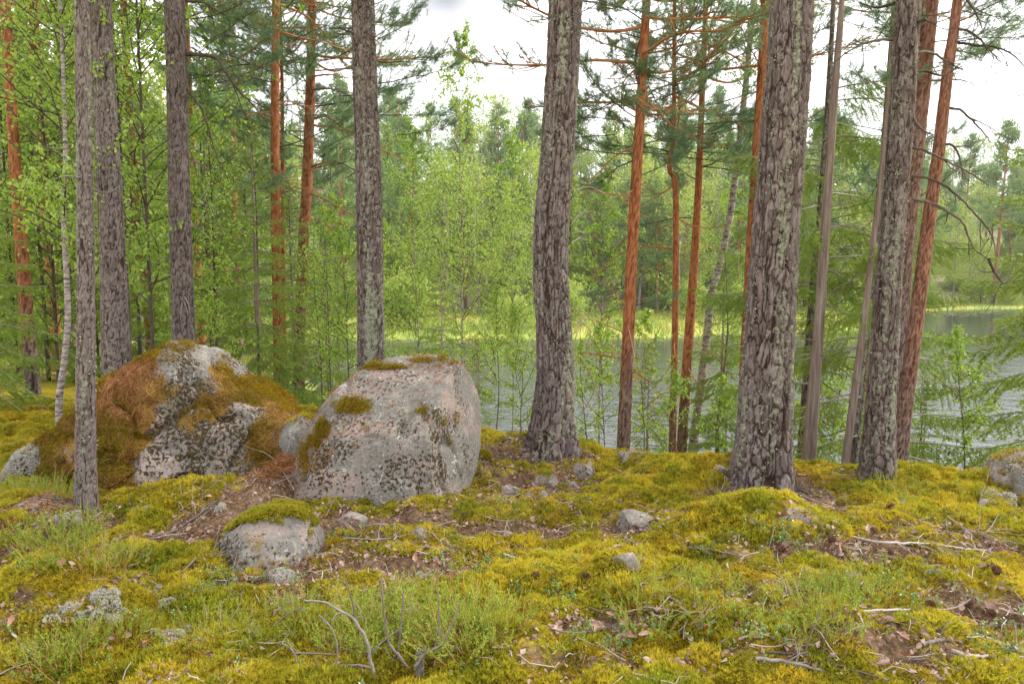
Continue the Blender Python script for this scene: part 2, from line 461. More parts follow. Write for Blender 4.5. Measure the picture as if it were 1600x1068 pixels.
def rock_mat(name, base, mossy=True, lich_amt=0.0, dots=0.5):
    k = NT(name)
    p = k.pos()
    n1 = k.noise(p, 3.2, 6, 0.6); n2 = k.noise(p, 11, 6, 0.65); n3 = k.noise(p, 55, 5, 0.7)
    gr = k.voro(p, 160, out="Color")
    b = k.ramp(k.math('ADD', k.math('MULTIPLY', n1, 0.6), k.math('MULTIPLY', n2, 0.4)), base)
    b = k.mix(0.22, b, k.mix(1.0, gr, (0.75, 0.68, 0.64), 'MULTIPLY'))
    # grey crust lichen in patches, paler rims
    lic = k.ramp(k.math('ADD', k.noise(p, 4.6, 5, 0.62, 0.6), k.math('MULTIPLY', n3, 0.12)), [(0.47 - lich_amt, 0.0), (0.61 - lich_amt, 1.0)])
    lcol = k.ramp(n3, [(0.3, (0.115, 0.105, 0.092)), (0.55, (0.20, 0.186, 0.165)), (0.75, (0.34, 0.33, 0.295))])
    lic = k.math('MULTIPLY', lic, k.math('SUBTRACT', 1.0, k.attr("bare"), True))
    b = k.mix(lic, b, lcol)
    # round crust rosettes with a paler rim
    vd = k.voro(k.mix(0.04, p, k.n("ShaderNodeTexNoise").outputs["Color"]), 5.2, rnd=0.95)
    ring = k.math('MULTIPLY', k.ramp(k.math('ADD', vd, k.math('MULTIPLY', n3, 0.12)), [(0.30, 0.0), (0.34, 1.0), (0.37, 1.0), (0.41, 0.0)]), k.ramp(n1, [(0.45, 0.0), (0.60, 0.55)]))
    b = k.mix(ring, b, (0.37, 0.38, 0.33))
    wh = k.ramp(k.math('ADD', k.noise(p, 17, 5, 0.65, 0.8), k.math('MULTIPLY', n1, 0.25)), [(0.76, 0.0), (0.80, 1.0)])
    b = k.mix(wh, b, (0.44, 0.45, 0.41))
    # small dark tufts and spots
    dm = k.ramp(k.math('ADD', k.noise(p, 44, 5, 0.68), k.math('ADD', k.math('MULTIPLY', k.noise(p, 3.6, 4), dots), k.math('MULTIPLY', k.attr("spotz"), 0.095))), [(0.82, 0.0), (0.90, 1.0)])
    b = k.mix(dm, b, k.ramp(n3, [(0.35, (0.022, 0.017, 0.010)), (0.7, (0.085, 0.055, 0.018))]))
    # worn moss film and needle dust where the attribute says so
    mm = k.ramp(k.math('ADD', k.attr("mossy"), k.math('ADD', k.math('MULTIPLY', k.math('SUBTRACT', n2, 0.5), 1.0), k.math('MULTIPLY', k.math('SUBTRACT', n3, 0.5), 0.9))), [(0.44, 0.0), (0.60, 1.0)])
    mc = k.ramp(k.math('ADD', k.math('MULTIPLY', k.noise(p, 95, 4, 0.75), 0.6), k.math('MULTIPLY', n2, 0.4)), [(0.34, (0.040, 0.020, 0.009)), (0.47, (0.13, 0.062, 0.018)), (0.56, (0.24, 0.14, 0.028)), (0.68, (0.33, 0.25, 0.04))])
    b = k.mix(mm, b, mc)
    h = k.math('ADD', k.math('MULTIPLY', n2, 0.8), k.math('ADD', k.math('MULTIPLY', n3, 0.5), k.math('MULTIPLY', k.math('ADD', dm, wh), 0.3)))
    MAT[name] = k.done(b, 0.9, k.bump(h, 0.7, 0.012), 0.15)
rock_mat("granite_mossy", [(0.3, (0.17, 0.13, 0.115)), (0.5, (0.30, 0.225, 0.195)), (0.7, (0.42, 0.33, 0.29))], lich_amt=0.06, dots=0.62)
rock_mat("granite_pink", [(0.3, (0.19, 0.145, 0.125)), (0.5, (0.275, 0.20, 0.172)), (0.7, (0.34, 0.272, 0.24))], lich_amt=0.07, dots=0.50)
rock_mat("field_stone", [(0.3, (0.13, 0.095, 0.08)), (0.5, (0.22, 0.165, 0.145)), (0.7, (0.29, 0.24, 0.22))], lich_amt=0.0, dots=0.45)

# forest floor under the moss; the far slope, marsh and bed take over by position
k = NT("forest_floor")
p = k.pos()
n1 = k.noise(p, 5, 6, 0.6); n2 = k.noise(p, 40, 5, 0.7); 
lit = k.ramp(k.math('ADD', k.math('MULTIPLY', n1, 0.45), k.math('MULTIPLY', n2, 0.55)), [(0.32, (0.042, 0.028, 0.016)), (0.48, (0.12, 0.075, 0.042)), (0.62, (0.21, 0.145, 0.09)), (0.75, (0.31, 0.24, 0.18))])
mo = k.ramp(n2, [(0.3, (0.16, 0.12, 0.016)), (0.55, (0.36, 0.29, 0.022)), (0.75, (0.52, 0.42, 0.035))])
c = k.mix(k.attr("moss"), lit, mo)
far = k.ramp(k.noise(p, 0.16, 6, 0.65), [(0.3, (0.12, 0.15, 0.04)), (0.5, (0.18, 0.20, 0.06)), (0.62, (0.23, 0.19, 0.13)), (0.8, (0.22, 0.26, 0.06))])
mar = k.ramp(k.noise(k.scale(p, (1, 0.35, 1)), 0.22, 5, 0.6), [(0.35, (0.14, 0.21, 0.05)), (0.5, (0.27, 0.32, 0.07)), (0.65, (0.42, 0.36, 0.09))])
c = k.mix(k.attr("far"), c, far)
c = k.mix(k.attr("marsh"), c, mar)
MAT["forest_floor"] = k.done(c, 0.95, k.bump(k.math('ADD', n1, n2), 0.8, 0.02), 0.1)

# lake: dark water with wind ripples
k = NT("lake_water")
p = k.pos()
w1 = k.noise(k.scale(p, (1.0, 1.5, 1)), 2.4, 5, 0.6, 0.8); w2 = k.noise(k.scale(p, (0.8, 1.3, 1)), 0.9, 3, 0.5, 0.3)
sx = k.n("ShaderNodeSeparateXYZ"); k.set(sx.inputs[0], p)
shel = k.ramp(k.math('MULTIPLY', k.math('ADD', sx.outputs[1], k.math('MULTIPLY', k.math('SUBTRACT', k.noise(k.scale(p, (0.5, 1, 1)), 0.06, 3), 0.5), 30.0)), 0.01), [(0.32, 1.0), (0.54, 0.10)])
calm = k.math('MULTIPLY', shel, 1.0)
h = k.math('MULTIPLY', k.math('ADD', k.math('MULTIPLY', w1, 0.55), k.math('MULTIPLY', w2, 0.9)), calm)
MAT["lake_water"] = k.done((0.034, 0.041, 0.054), 0.05, k.bump(h, 0.9, 0.075), 1.0)
for n_ in MAT["lake_water"].node_tree.nodes:
    if n_.type == "BSDF_PRINCIPLED": n_.inputs["IOR"].default_value = 1.7

# ------------------------------------------------------------------ terrain
LAKE_Z = -3.3
CREST_X = [-14, -8, -4, -2, 0, 0.8, 1.5, 2.5, 4, 7, 14]
CREST_Y = [12, 10.5, 8.6, 7.4, 6.3, 6.0, 5.8, 5.45, 5.2, 5.2, 6]
MOUNDS = []

def far_shore(x):
    return np.interp(x, [-80, -20, 0, 12, 25, 36, 42, 60, 120], [44, 50, 50, 52, 56, 62, 82, 92, 104])

def base_z(x, y):
    x = np.asarray(x, float); y = np.asarray(y, float)
    near = sstep(16, 7, y)
    z = near * (0.07 * fbm(x * 0.75, y * 0.75, seed=3) + 0.07 * fbm(x * 2.2, y * 2.2, seed=4))
    z = z - 0.038 * np.clip(y - 3.2, 0, 3.2) * near * sstep(-1.1, 0.5, x)
    p = np.maximum(y - np.interp(x, CREST_X, CREST_Y), 0)
    k = np.interp(x, [-30, -12, -4, -1.5, 1], [0.10, 0.13, 0.24, 0.36, 0.42])
    z = z - k * p * p / (p + 0.9)
    z = np.maximum(z, -5.2)
    left = LAKE_Z + np.clip((-13.5 - x) * 0.2, -2, 0.35) + np.clip((-30 - x) * 0.16, 0, 9) * sstep(8, 30, y)
    fs = far_shore(x)
    q = y - fs
    wide = np.interp(x, [-60, 0, 30, 45, 90], [20, 27, 22, 7, 5])
    far = LAKE_Z + np.clip(q * 0.25, -2, 0.22)
    hill = np.clip(q - wide, 0, 85)
    far = far + 0.34 * hill * hill / (hill + 14)
    far = far + np.clip(hill / 20, 0, 1) * 2.2 * fbm(x * 0.05, y * 0.05, seed=9)
    ydecay = np.clip((y - 9) * 0.4, 0, 9)
    return np.maximum(np.maximum(z, far), np.where(y > 9, left, -9))

def terrain(x, y):
    z = base_z(x, y)
    x = np.asarray(x, float); y = np.asarray(y, float)
    for (mx, my, r, h, sx) in MOUNDS:
        z = z + h * np.exp(-(((x - mx) / (r * sx)) ** 2 + ((y - my) / r) ** 2))
    f = sstep(9, 7, y)
    if np.any(f > 0):
        b = np.abs(fbm(x * 5.5, y * 5.5, seed=21, octv=3))
        z = z + f * (0.10 * (0.5 - b) + 0.02 * fbm(x * 14, y * 14, seed=22, octv=2))
    return z

def hit(px, py, zfun=None):
    zf = zfun or (terrain_g if GRID else terrain)
    d = ray(px, py)
    t = np.geomspace(1.2, 260, 900)
    P = CAM + d[None, :] * t[:, None]
    below = P[:, 2] < zf(P[:, 0], P[:, 1])
    if not below.any(): return P[-1]
    i = max(int(np.argmax(below)), 1)
    a, b = t[i - 1], t[i]
    for _ in range(14):
        m = 0.5 * (a + b); q = CAM + d * m
        if q[2] < float(zf(np.array([q[0]]), np.array([q[1]]))[0]): b = m
        else: a = m
    return CAM + d * b

GRID = {}
def terrain_g(x, y):
    """terrain read from the finished ground grid (fast)"""
    gx_, gy_, Z = GRID["g"]
    x = np.asarray(x, float); y = np.asarray(y, float)
    i = np.clip(np.searchsorted(gx_, x) - 1, 0, len(gx_) - 2); j = np.clip(np.searchsorted(gy_, y) - 1, 0, len(gy_) - 2)
    fx = np.clip((x - gx_[i]) / (gx_[i + 1] - gx_[i]), 0, 1); fy = np.clip((y - gy_[j]) / (gy_[j + 1] - gy_[j]), 0, 1)
    return (Z[j, i] * (1 - fx) + Z[j, i + 1] * fx) * (1 - fy) + (Z[j + 1, i] * (1 - fx) + Z[j + 1, i + 1] * fx) * fy

def ground(x, y):
    return float(terrain_g(np.array([x]), np.array([y]))[0])

for (px, py, r, h, sx) in [(610, 806, 0.30, 0.075, 2.2), (300, 806, 0.28, 0.05, 2.4), (95, 975, 0.26, 0.20, 1.3), (40, 850, 0.26, 0.12, 1.3), (1185, 850, 0.24, 0.18, 1.5), (1205, 765, 0.30, 0.12, 1.3),
                           (930, 925, 0.24, 0.09, 1.4), (1095, 752, 0.22, 0.09, 1.5), (1000, 735, 0.2, 0.05, 2), (1480, 765, 0.3, 0.05, 2.2), (310, 800, 0.25, 0.06, 1.5),
                           (405, 870, 0.25, 0.05, 1.3), (865, 712, 0.38, 0.11, 1.5), (620, 850, 0.2, 0.04, 1.6), (1500, 890, 0.3, 0.06, 2.0), (1400, 830, 0.3, 0.05, 2),
                           (1050, 990, 0.18, 0.05, 2), (780, 1020, 0.2, 0.05, 1.5), (1330, 1000, 0.2, 0.05, 1.7), (450, 780, 0.2, 0.08, 1.4), (730, 720, 0.3, 0.05, 1.2)]:
    w = hit(px, py, base_z)
    MOUNDS.append((w[0], w[1], r, h * 1.35, sx))

# bare patches of leaf and needle litter: pixel centre, half width, half height, strength
LITTER = []
for (px, py, hw, hh, s) in [(800, 755, 70, 40, 1.0), (700, 865, 100, 24, 0.9), (660, 890, 60, 22, .7), (950, 980, 110, 22, 0.9), (1290, 850, 80, 28, 1.0), (1270, 790, 60, 35, .9),
                            (1180, 870, 70, 20, .6), (430, 750, 70, 45, 1.2), (250, 850, 120, 25, .7), (480, 890, 60, 25, .9), (850, 830, 120, 16, .7), (1400, 860, 120, 14, .6),
                            (1450, 1010, 90, 30, .7), (1320, 975, 90, 14, .6), (560, 830, 70, 22, .8), (990, 835, 60, 24, .8), (60, 820, 70, 30, .9), (340, 920, 80, 20, .6),
                            (200, 880, 60, 16, .6), (1560, 960, 60, 25, .7), (940, 745, 80, 22, .7), (1120, 920, 60, 14, .5), (1150, 1030, 100, 22, .6), (330, 1010, 90, 22, .5),
                            (650, 800, 110, 18, .7), (1080, 850, 60, 15, .5), (1540, 860, 60, 18, .6), (1195, 768, 80, 14, .7), (862, 712, 80, 12, .7), (1372, 757, 50, 10, .6), (135, 812, 40, 12, .8), (1230, 925, 70, 14, .5), (900, 1040, 80, 14, .5), (520, 940, 60, 14, .5), (1480, 940, 60, 12, .5)]:
    c = hit(px, py); e = hit(px + hw, py); u = hit(px, py - hh); d = hit(px, py + hh)
    LITTER.append((c[0], c[1], abs(e[0] - c[0]) + .05, max(0.5 * abs(u[1] - d[1]), 0.08), s))

STONE_SPOTS = []
def litter_mask(x, y):
    m = 0.30 * fbm(x * 1.6, y * 1.6, seed=31) + 0.34 * fbm(x * 4.5, y * 4.5, seed=32, octv=3) + 0.22 * fbm(x * 12, y * 12, seed=33, octv=2)
    for (cx, cy, rx, ry, s) in LITTER:
        m = m + 0.50 * s * np.exp(-(((x - cx) / rx) ** 2 + ((y - cy) / ry) ** 2))
    return m          # > ~0.27: litter shows

def grid_axis(parts):
    a = [np.arange(lo, hi, st) for lo, hi, st in parts]
    return np.concatenate(a + [[parts[-1][1]]])
gx = grid_axis([(-420, -120, 30), (-120, -40, 4), (-40, -12, 1.0), (-12, -6.2, 0.2), (-6.2, 6.2, 0.032), (6.2, 12, 0.2), (12, 40, 1.0), (40, 120, 4), (120, 420, 30)])
gy = grid_axis([(-60, -4, 4), (-4, 1.4, 0.25), (1.4, 7.4, 0.032), (7.4, 12, 0.15), (12, 40, 0.8), (40, 110, 1.6), (110, 240, 5), (240, 700, 30)])
GX, GY = np.meshgrid(gx, gy)
GZ = terrain(GX, GY)
GRID['g'] = (gx, gy, GZ)
gV = np.stack([GX, GY, GZ], -1).reshape(-1, 3)
nx_, ny_ = len(gx), len(gy)
ii = (np.arange(ny_ - 1)[:, None] * nx_ + np.arange(nx_ - 1)[None, :])
gF = np.stack([ii, ii + 1, ii + nx_ + 1, ii + nx_], -1).reshape(-1, 4)
g = MB()
xf, yf = gV[:, 0], gV[:, 1]
lm_ = litter_mask(xf, yf)
q_ = yf - far_shore(xf)
wide_ = np.interp(xf, [-60, 0, 30, 45, 90], [20, 27, 22, 7, 5])
marsh_ = ((q_ > -3) & (q_ < wide_ + 2)).astype(float) * (yf > 20)
marsh_ = np.maximum(marsh_, ((xf < -13) & (yf > 16) & (q_ < 4) & (xf > -34)).astype(float))
g.add(gV, gF, 0, moss=sstep(0.30, 0.16, lm_), far=sstep(9, 16, yf) * (1 - marsh_), marsh=marsh_)
ground_obj = g.build("ground", MAT["forest_floor"])
tag(ground_obj, kind="structure")

b = MB()
b.add([[-60, 8, LAKE_Z], [220, 8, LAKE_Z], [220, 140, LAKE_Z], [-60, 140, LAKE_Z]], [[0, 1, 2, 3]])
tag(b.build("lake", MAT["lake_water"]), kind="structure")

# thin summer haze over the lake: the far wood pales
HAZE = 0.0003
if HAZE > 0:
    k = NT("haze_air")
    pv = k.n("ShaderNodeVolumePrincipled")
    pv.inputs["Color"].default_value = (0.95, 0.97, 1.0, 1); pv.inputs["Density"].default_value = HAZE; pv.inputs["Anisotropy"].default_value = 0.2
    k.nt.links.new(pv.outputs[0], k.out.inputs["Volume"])
    b = MB()
    x0, x1, y0, y1, z0, z1 = -430, 430, -70, 710, -6.6, 58.0
    b.add([[x0, y0, z0], [x1, y0, z0], [x1, y1, z0], [x0, y1, z0], [x0, y0, z1], [x1, y0, z1], [x1, y1, z1], [x0, y1, z1]], [[0, 3, 2, 1], [4, 5, 6, 7], [0, 1, 5, 4], [1, 2, 6, 5], [2, 3, 7, 6], [3, 0, 4, 7]])
    tag(b.build("haze", k.m, smooth=False), "thin pale haze in the air over the lake and far wood", "haze", kind="stuff")

# ------------------------------------------------------------------ sprigs shared by moss and lichen
def sprigs(P, Nn, size, rng, k=5, w=0.30, spread=0.9):
    """each point carries a little star of k pointed leaves"""
    n = len(P)
    size = np.broadcast_to(np.asarray(size, float), (n,))
    Pk = np.repeat(P, k, 0); Nk = np.repeat(Nn, k, 0); sk = np.repeat(size, k)
    t = perp(Nk, rng)
    el = rng.uniform(0.15, 1.0, len(Pk))[:, None]
    D = nrmz(Nk * (0.35 + el) + t * spread)
    Lg = sk * rng.uniform(0.65, 1.25, len(Pk))
    V, F = spikes(Pk, D, Lg, sk * w, rng)
    tn = np.repeat(rng.uniform(0, 1, n), k)
    tone = np.stack([tn * 0.6, tn * 0.6, tn * 0.6 + 0.4], 1).ravel()     # shoot tips are paler than their bases
    return V, F, tone

def stars(P, D, k, ang, Lg, W, rng):
    """k needles round each tip, leaning forward along D"""
    Pk = np.repeat(P, k, 0); Dk = np.repeat(D, k, 0)
    a = rng.uniform(ang[0], ang[1], len(Pk))[:, None]
    dd = nrmz(Dk * np.cos(a) + perp(Dk, rng) * np.sin(a))
    back = rng.uniform(0, 1, len(Pk))[:, None]
    return Pk, dd, back
# ------------------------------------------------------------------ boulders and stones
def rock_body(outline, Y, depth, shear=0.0, clips=(), amp=0.03, res=(150, 110), seed=0, p=0.75, q=0.8, fine=0.008, smoothing=1):
    """closed body whose side view follows a pixel outline at depth Y (metres come from Y); depth = half thickness"""
    W = np.array([at(x, y, Y) for x, y in outline])
    c = np.array([(W[:, 0].min() + W[:, 0].max()) / 2, Y, (W[:, 2].min() + W[:, 2].max()) / 2])
    ang = np.arctan2(W[:, 2] - c[2], W[:, 0] - c[0]); r = np.hypot(W[:, 2] - c[2], W[:, 0] - c[0])
    o = np.argsort(ang); ang, r = ang[o], r[o]
    U, Vn = res
    u = np.linspace(-math.pi, math.pi, U, endpoint=False); v = np.linspace(0.0, math.pi, Vn)
    ru = np.interp(u, np.concatenate([ang - 2 * math.pi, ang, ang + 2 * math.pi]), np.tile(r, 3))
    for _ in range(smoothing):
        ru = (np.roll(ru, 1) + 2 * ru + np.roll(ru, -1)) / 4
    s = np.sin(v) ** p; cy = np.sign(np.cos(v)) * np.abs(np.cos(v)) ** q
    X = ru[None, :] * s[:, None] * np.cos(u)[None, :]; Z = ru[None, :] * s[:, None] * np.sin(u)[None, :]
    Yy = -depth * cy[:, None] * np.ones((1, U))
    P = np.stack([X, Yy, Z], -1).reshape(-1, 3)
    P[:, 1] += shear * P[:, 2]
    for n, d in clips:
        n = nrmz(np.array(n, float)); e = np.maximum(P @ n - d, 0)
        P = P - n * (e * 0.93)[:, None]
    rr = nrmz(P)
    x, y, z = P.T
    dsp = amp * fbm(x * 2.2, y * 2.2, z * 2.2, seed=seed, octv=4) + fine * fbm(x * 13, y * 13, z * 13, seed=seed + 5, octv=3)
    crack = np.abs(fbm(x * 1.7 + 4, y * 1.7, z * 1.7, seed=seed + 9, octv=3))
    dsp = dsp - amp * 0.9 * np.exp(-(crack / 0.03) ** 2)
    P = P + rr * dsp[:, None] + c
    i = (np.arange(Vn - 1)[:, None] * U); j = np.arange(U)[None, :]; j2 = (j + 1) % U
    F = np.stack([i + j, i + U + j, i + U + j2, i + j2], -1).reshape(-1, 4)
    return P, F, c

def vnormals(P, F):
    n = np.cross(P[F[:, 2]] - P[F[:, 0]], P[F[:, 3]] - P[F[:, 1]])
    N = np.zeros_like(P)
    for k_ in range(4): np.add.at(N, F[:, k_], n)
    return nrmz(N)

def sample_surface(P, F, N, w, n, rng):
    """n random points on the faces, weighted by vertex weight w"""
    a = np.linalg.norm(np.cross(P[F[:, 2]] - P[F[:, 0]], P[F[:, 3]] - P[F[:, 1]]), axis=1) * w[F].mean(1)
    if a.sum() <= 0: return np.zeros((0, 3)), np.zeros((0, 3))
    f = rng.choice(len(F), n, p=a / a.sum())
    s, t = rng.uniform(0, 1, (2, n, 1))
    A, B, C, D = (P[F[f, k_]] for k_ in range(4))
    Q = (A * (1 - s) + B * s) * (1 - t) + (D * (1 - s) + C * s) * t
    return Q, nrmz(N[F[f, 0]] + N[F[f, 2]])

def in_px(P, blobs):
    """weight of points inside pixel ellipses"""
    X, Y = proj(P)
    w = np.zeros(len(P))
    for (cx, cy, rx, ry, s) in blobs:
        w = np.maximum(w, s * np.clip(1.4 - ((X - cx) / rx) ** 2 - ((Y - cy) / ry) ** 2, 0, 1))
    return w

def moss_part(root, P, F, N, w, n, size, name="moss_cushion", mat="rock_moss", lift=0.012, seed=1, k=5):
    rng = np.random.default_rng(seed)
    Q, Nn = sample_surface(P, F, N, w, n, rng)
    if len(Q) == 0: return
    Nn = nrmz(Nn + np.array([0, 0, 0.35]))
    bulge = 0.5 + 0.5 * fbm(Q[:, 0] * 18, Q[:, 1] * 18, Q[:, 2] * 18, seed=seed, octv=2)
    Q = Q + Nn * (lift * np.clip(bulge * 1.6, 0, 2))[:, None] * rng.uniform(0, 1, (len(Q), 1))
    V, Fm, tone = sprigs(Q, Nn, size * rng.uniform(0.7, 1.3, len(Q)), rng, k)
    m = MB(); m.add(V, Fm, 0, tone=tone)
    o = m.build(name, MAT[mat], root, smooth=False)
    o["kind"] = "stuff"; under_body(o, root)

def under_body(o, root):
    """cover belongs to the stone body it grows or lies on (body sits at its root's origin)"""
    for ch_ in root.children:
        if ch_.name.split(".")[0] == "stone_body": o.parent = ch_

def needle_part(root, P, F, N, w, n, seed=1, name="needle_litter"):
    rng = np.random.default_rng(seed)
    Q, Nn = sample_surface(P, F, N, w, n, rng)
    if len(Q) == 0: return
    D = perp(Nn, rng); D = nrmz(D + np.array([0, 0, -0.35]) + Nn * rng.normal(0.05, 0.22, (len(Q), 1)))
    V, Fm = spikes(Q + Nn * rng.uniform(0.001, 0.014, (len(Q), 1)), D, rng.uniform(0.03, 0.095, len(Q)), np.full(len(Q), 0.0042), rng)
    m = MB(); m.add(V, Fm, 0, tone=np.repeat(rng.uniform(0, 1, len(Q)), 3))
    o = m.build(name, MAT["dry_needles"], root, smooth=False)
    o["kind"] = "stuff"; under_body(o, root)

# the tall moss-grown boulder
ol = [(62, 735), (66, 700), (88, 650), (104, 608), (160, 580), (232, 550), (265, 539), (286, 534), (302, 541), (328, 556), (372, 582), (430, 606), (466, 634), (474, 670), (470, 720), (455, 762), (430, 830), (260, 850), (110, 830)]
P, F, c = rock_body(ol, 5.3, 0.72, 0.18, [((-0.30, -0.86, 0.40), 0.50), ((0.50, -0.76, 0.40), 0.48), ((0.62, -0.15, 0.76), 0.62), ((-0.55, -0.2, 0.8), 0.60)], 0.10, (200, 140), 41, fine=0.028, smoothing=0)
N = vnormals(P, F)
X, Y = proj(P)
nz = fbm(P[:, 0] * 3.5, P[:, 1] * 3.5, P[:, 2] * 3.5, seed=77)
front = (N @ FWD < 0.25)
leftm = sstep(305, 215, X + 0.22 * (Y - 540)) * sstep(530, 560, Y)
mossy = np.clip(leftm * 0.95 + 0.9 * in_px(P, [(400, 610, 60, 24, 1), (445, 640, 30, 30, 1), (340, 620, 28, 60, .6), (420, 690, 34, 45, .7), (300, 660, 30, 30, .4), (360, 720, 40, 50, .35)]) + 0.55 * nz + 0.35 * fbm(P[:, 0] * 9, P[:, 1] * 9, P[:, 2] * 9, seed=79) + 0.20 - 0.5 * in_px(P, [(250, 730, 45, 40, 1), (100, 690, 30, 40, 1), (285, 560, 40, 22, 1), (345, 690, 40, 45, .7), (375, 640, 26, 30, .6)]), 0, 1)
big = thing("boulder", (c[0], c[1], 0.0), "tall peaked boulder overgrown with moss and rusty pine needles behind the slim grey pine", "boulder")
m = MB(); m.add(P, F, 0, mossy=mossy, bare=in_px(P, [(345, 655, 16, 26, .9), (250, 735, 40, 30, .8), (360, 640, 20, 30, .6)]), spotz=in_px(P, [(330, 690, 90, 80, .55), (380, 745, 60, 40, .9), (300, 620, 40, 40, .6)]))
m.build("stone_body", MAT["granite_mossy"], big)
fw = front.astype(float)
moss_part(big, P, F, N, fw * np.clip(mossy - 0.3, 0, 1) * np.clip(0.35 + nz * 2.4, 0, 1), 30000, 0.014, lift=.022, seed=3)
moss_part(big, P, F, N, fw * in_px(P, [(282, 543, 26, 7, 1), (430, 612, 40, 12, 1), (455, 632, 20, 14, 1), (400, 735, 16, 14, .8), (130, 620, 30, 14, .6), (240, 560, 40, 9, .8)]), 5000, 0.014, lift=0.03, seed=5)
needle_part(big, P, F, N, fw * np.clip(mossy - 0.08, 0, 1) ** 2 * np.clip(0.55 - nz * 2.2, 0.03, 1) * (0.25 + leftm), 15000, seed=4)
B1 = (P, F, N)

# the rounded pink granite boulder
ol = [(468, 772), (470, 725), (476, 690), (492, 655), (516, 620), (545, 592), (585, 572), (640, 561), (694, 560), (722, 573), (741, 602), (752, 645), (750, 690), (742, 735), (730, 768), (716, 815), (600, 840), (490, 835)]
P, F, c = rock_body(ol, 4.95, 0.60, 0.20, [((-0.14, -0.60, 0.79), 0.43), ((-0.1, -0.97, 0.22), 0.50), ((0.92, -0.35, 0.15), 0.53), ((-0.7, -0.5, 0.5), 0.50)], 0.035, (190, 130), 52)
N = vnormals(P, F); fw = (N @ FWD < 0.25).astype(float)
spots = [(552, 634, 30, 14, 1), (505, 670, 12, 16, 1), (492, 690, 10, 12, .9), (600, 573, 40, 5, 1), (660, 563, 22, 4, .9), (690, 562, 7, 4, 1), (705, 568, 5, 3.5, 1), (688, 571, 4, 3, 1), (660, 642, 9, 6, .9), (690, 660, 5, 6, .6), (712, 655, 3, 10, .6), (700, 690, 3, 8, .6), (574, 672, 5, 5, .5), (476, 720, 8, 30, .6)]
nz = fbm(P[:, 0] * 6, P[:, 1] * 6, P[:, 2] * 6, seed=78)
mossy = np.clip(in_px(P, spots) * 0.75 + 0.28 * in_px(P, [(600, 590, 80, 16, 1), (490, 680, 24, 50, 1)]), 0, 1)
pink = thing("boulder", (c[0], c[1], 0.0), "rounded pink granite boulder with grey lichen, bare face and few moss tufts", "boulder")
bare = in_px(P, [(700, 632, 12, 24, .9), (560, 612, 50, 14, .5), (640, 588, 70, 10, .5), (520, 755, 45, 24, .9), (705, 772, 30, 16, .6)])
spotz = in_px(P, [(600, 752, 110, 24, .9), (660, 735, 70, 26, 1), (560, 700, 40, 20, .5), (690, 660, 24, 30, .6), (500, 720, 20, 40, .6)])
m = MB(); m.add(P, F, 0, mossy=mossy, bare=bare, spotz=spotz)
m.build("stone_body", MAT["granite_pink"], pink)
moss_part(pink, P, F, N, fw * in_px(P, spots), 6500, 0.012, lift=0.028, seed=6)
needle_part(pink, P, F, N, (N[:, 2] > 0.45) * np.clip(0.3 + nz, 0, 1), 1500, seed=7)
B2 = (P, F, N)

# low rounded rock in front, with a moss cap
ol = [(335, 880), (348, 846), (375, 820), (410, 804), (450, 801), (480, 811), (499, 836), (505, 864), (502, 892), (475, 935), (390, 945), (350, 925)]
P, F, c = rock_body(ol, 3.72, 0.24, 0.25, [((0.1, -0.7, 0.7), 0.20), ((-0.5, -0.6, 0.6), 0.21)], 0.035, (130, 90), 63)
N = vnormals(P, F); X, Y = proj(P)
cap = np.clip((N[:, 2] - 0.74) * 6, 0, 1) * np.clip((Y * 0 + 1) - in_px(P, [(470, 825, 26, 14, 1)]), 0, 1)
low = thing("rock", (c[0], c[1], 0.0), "low rounded rock with a thick moss cap in front of the boulders", "rock")
m = MB(); m.add(P, F, 0, mossy=np.clip(cap + .42 * in_px(P, [(388, 860, 40, 40, 1), (490, 880, 22, 26, 1), (430, 885, 50, 16, 1)]), 0, 1), bare=in_px(P, [(410, 830, 40, 14, .8), (480, 835, 14, 20, .8)]), spotz=in_px(P, [(400, 865, 60, 30, .9)]))
m.build("stone_body", MAT["granite_pink"], low)
moss_part(low, P, F, N, cap, 9000, 0.016, "moss_cap", "moss", 0.03, 8)

# mossy bank stone at the edge of the heath, and the lichen-covered rock on the crest
def simple_rock(name, label, outline, Y, depth, seed, mat="field_stone", moss_n=0, cap_z=0.5, cat="rock", res=(70, 48), amp=0.03, group=None, mm="moss", **kw):
    rk = np.random.default_rng(seed); hh_ = depth * 1.0
    clips = [(rk.normal(0, 1, 3) + np.array([0, -.6, .7]), hh_ * rk.uniform(.62, .9)) for _ in range(5)] if res[0] <= 40 else []
    P, F, c = rock_body(outline, Y, depth, 0.15, clips, amp, res, seed, **kw)
    N = vnormals(P, F)
    root = thing(name, (c[0], c[1], c[2]), label, cat, group)
    capm = np.clip((N[:, 2] - cap_z) * 4, 0, 1) * np.clip(0.6 + 2 * fbm(P[:, 0] * 9, P[:, 1] * 9, P[:, 2] * 9, seed=seed), 0, 1)
    m = MB(); m.add(P, F, 0, mossy=capm * (1.0 if moss_n else 0.35))
    m.build("stone_body", MAT[mat], root)
    if moss_n: moss_part(root, P, F, N, capm, moss_n, 0.014, "moss_cap", mm, 0.02, seed)
    return root, P, F, N

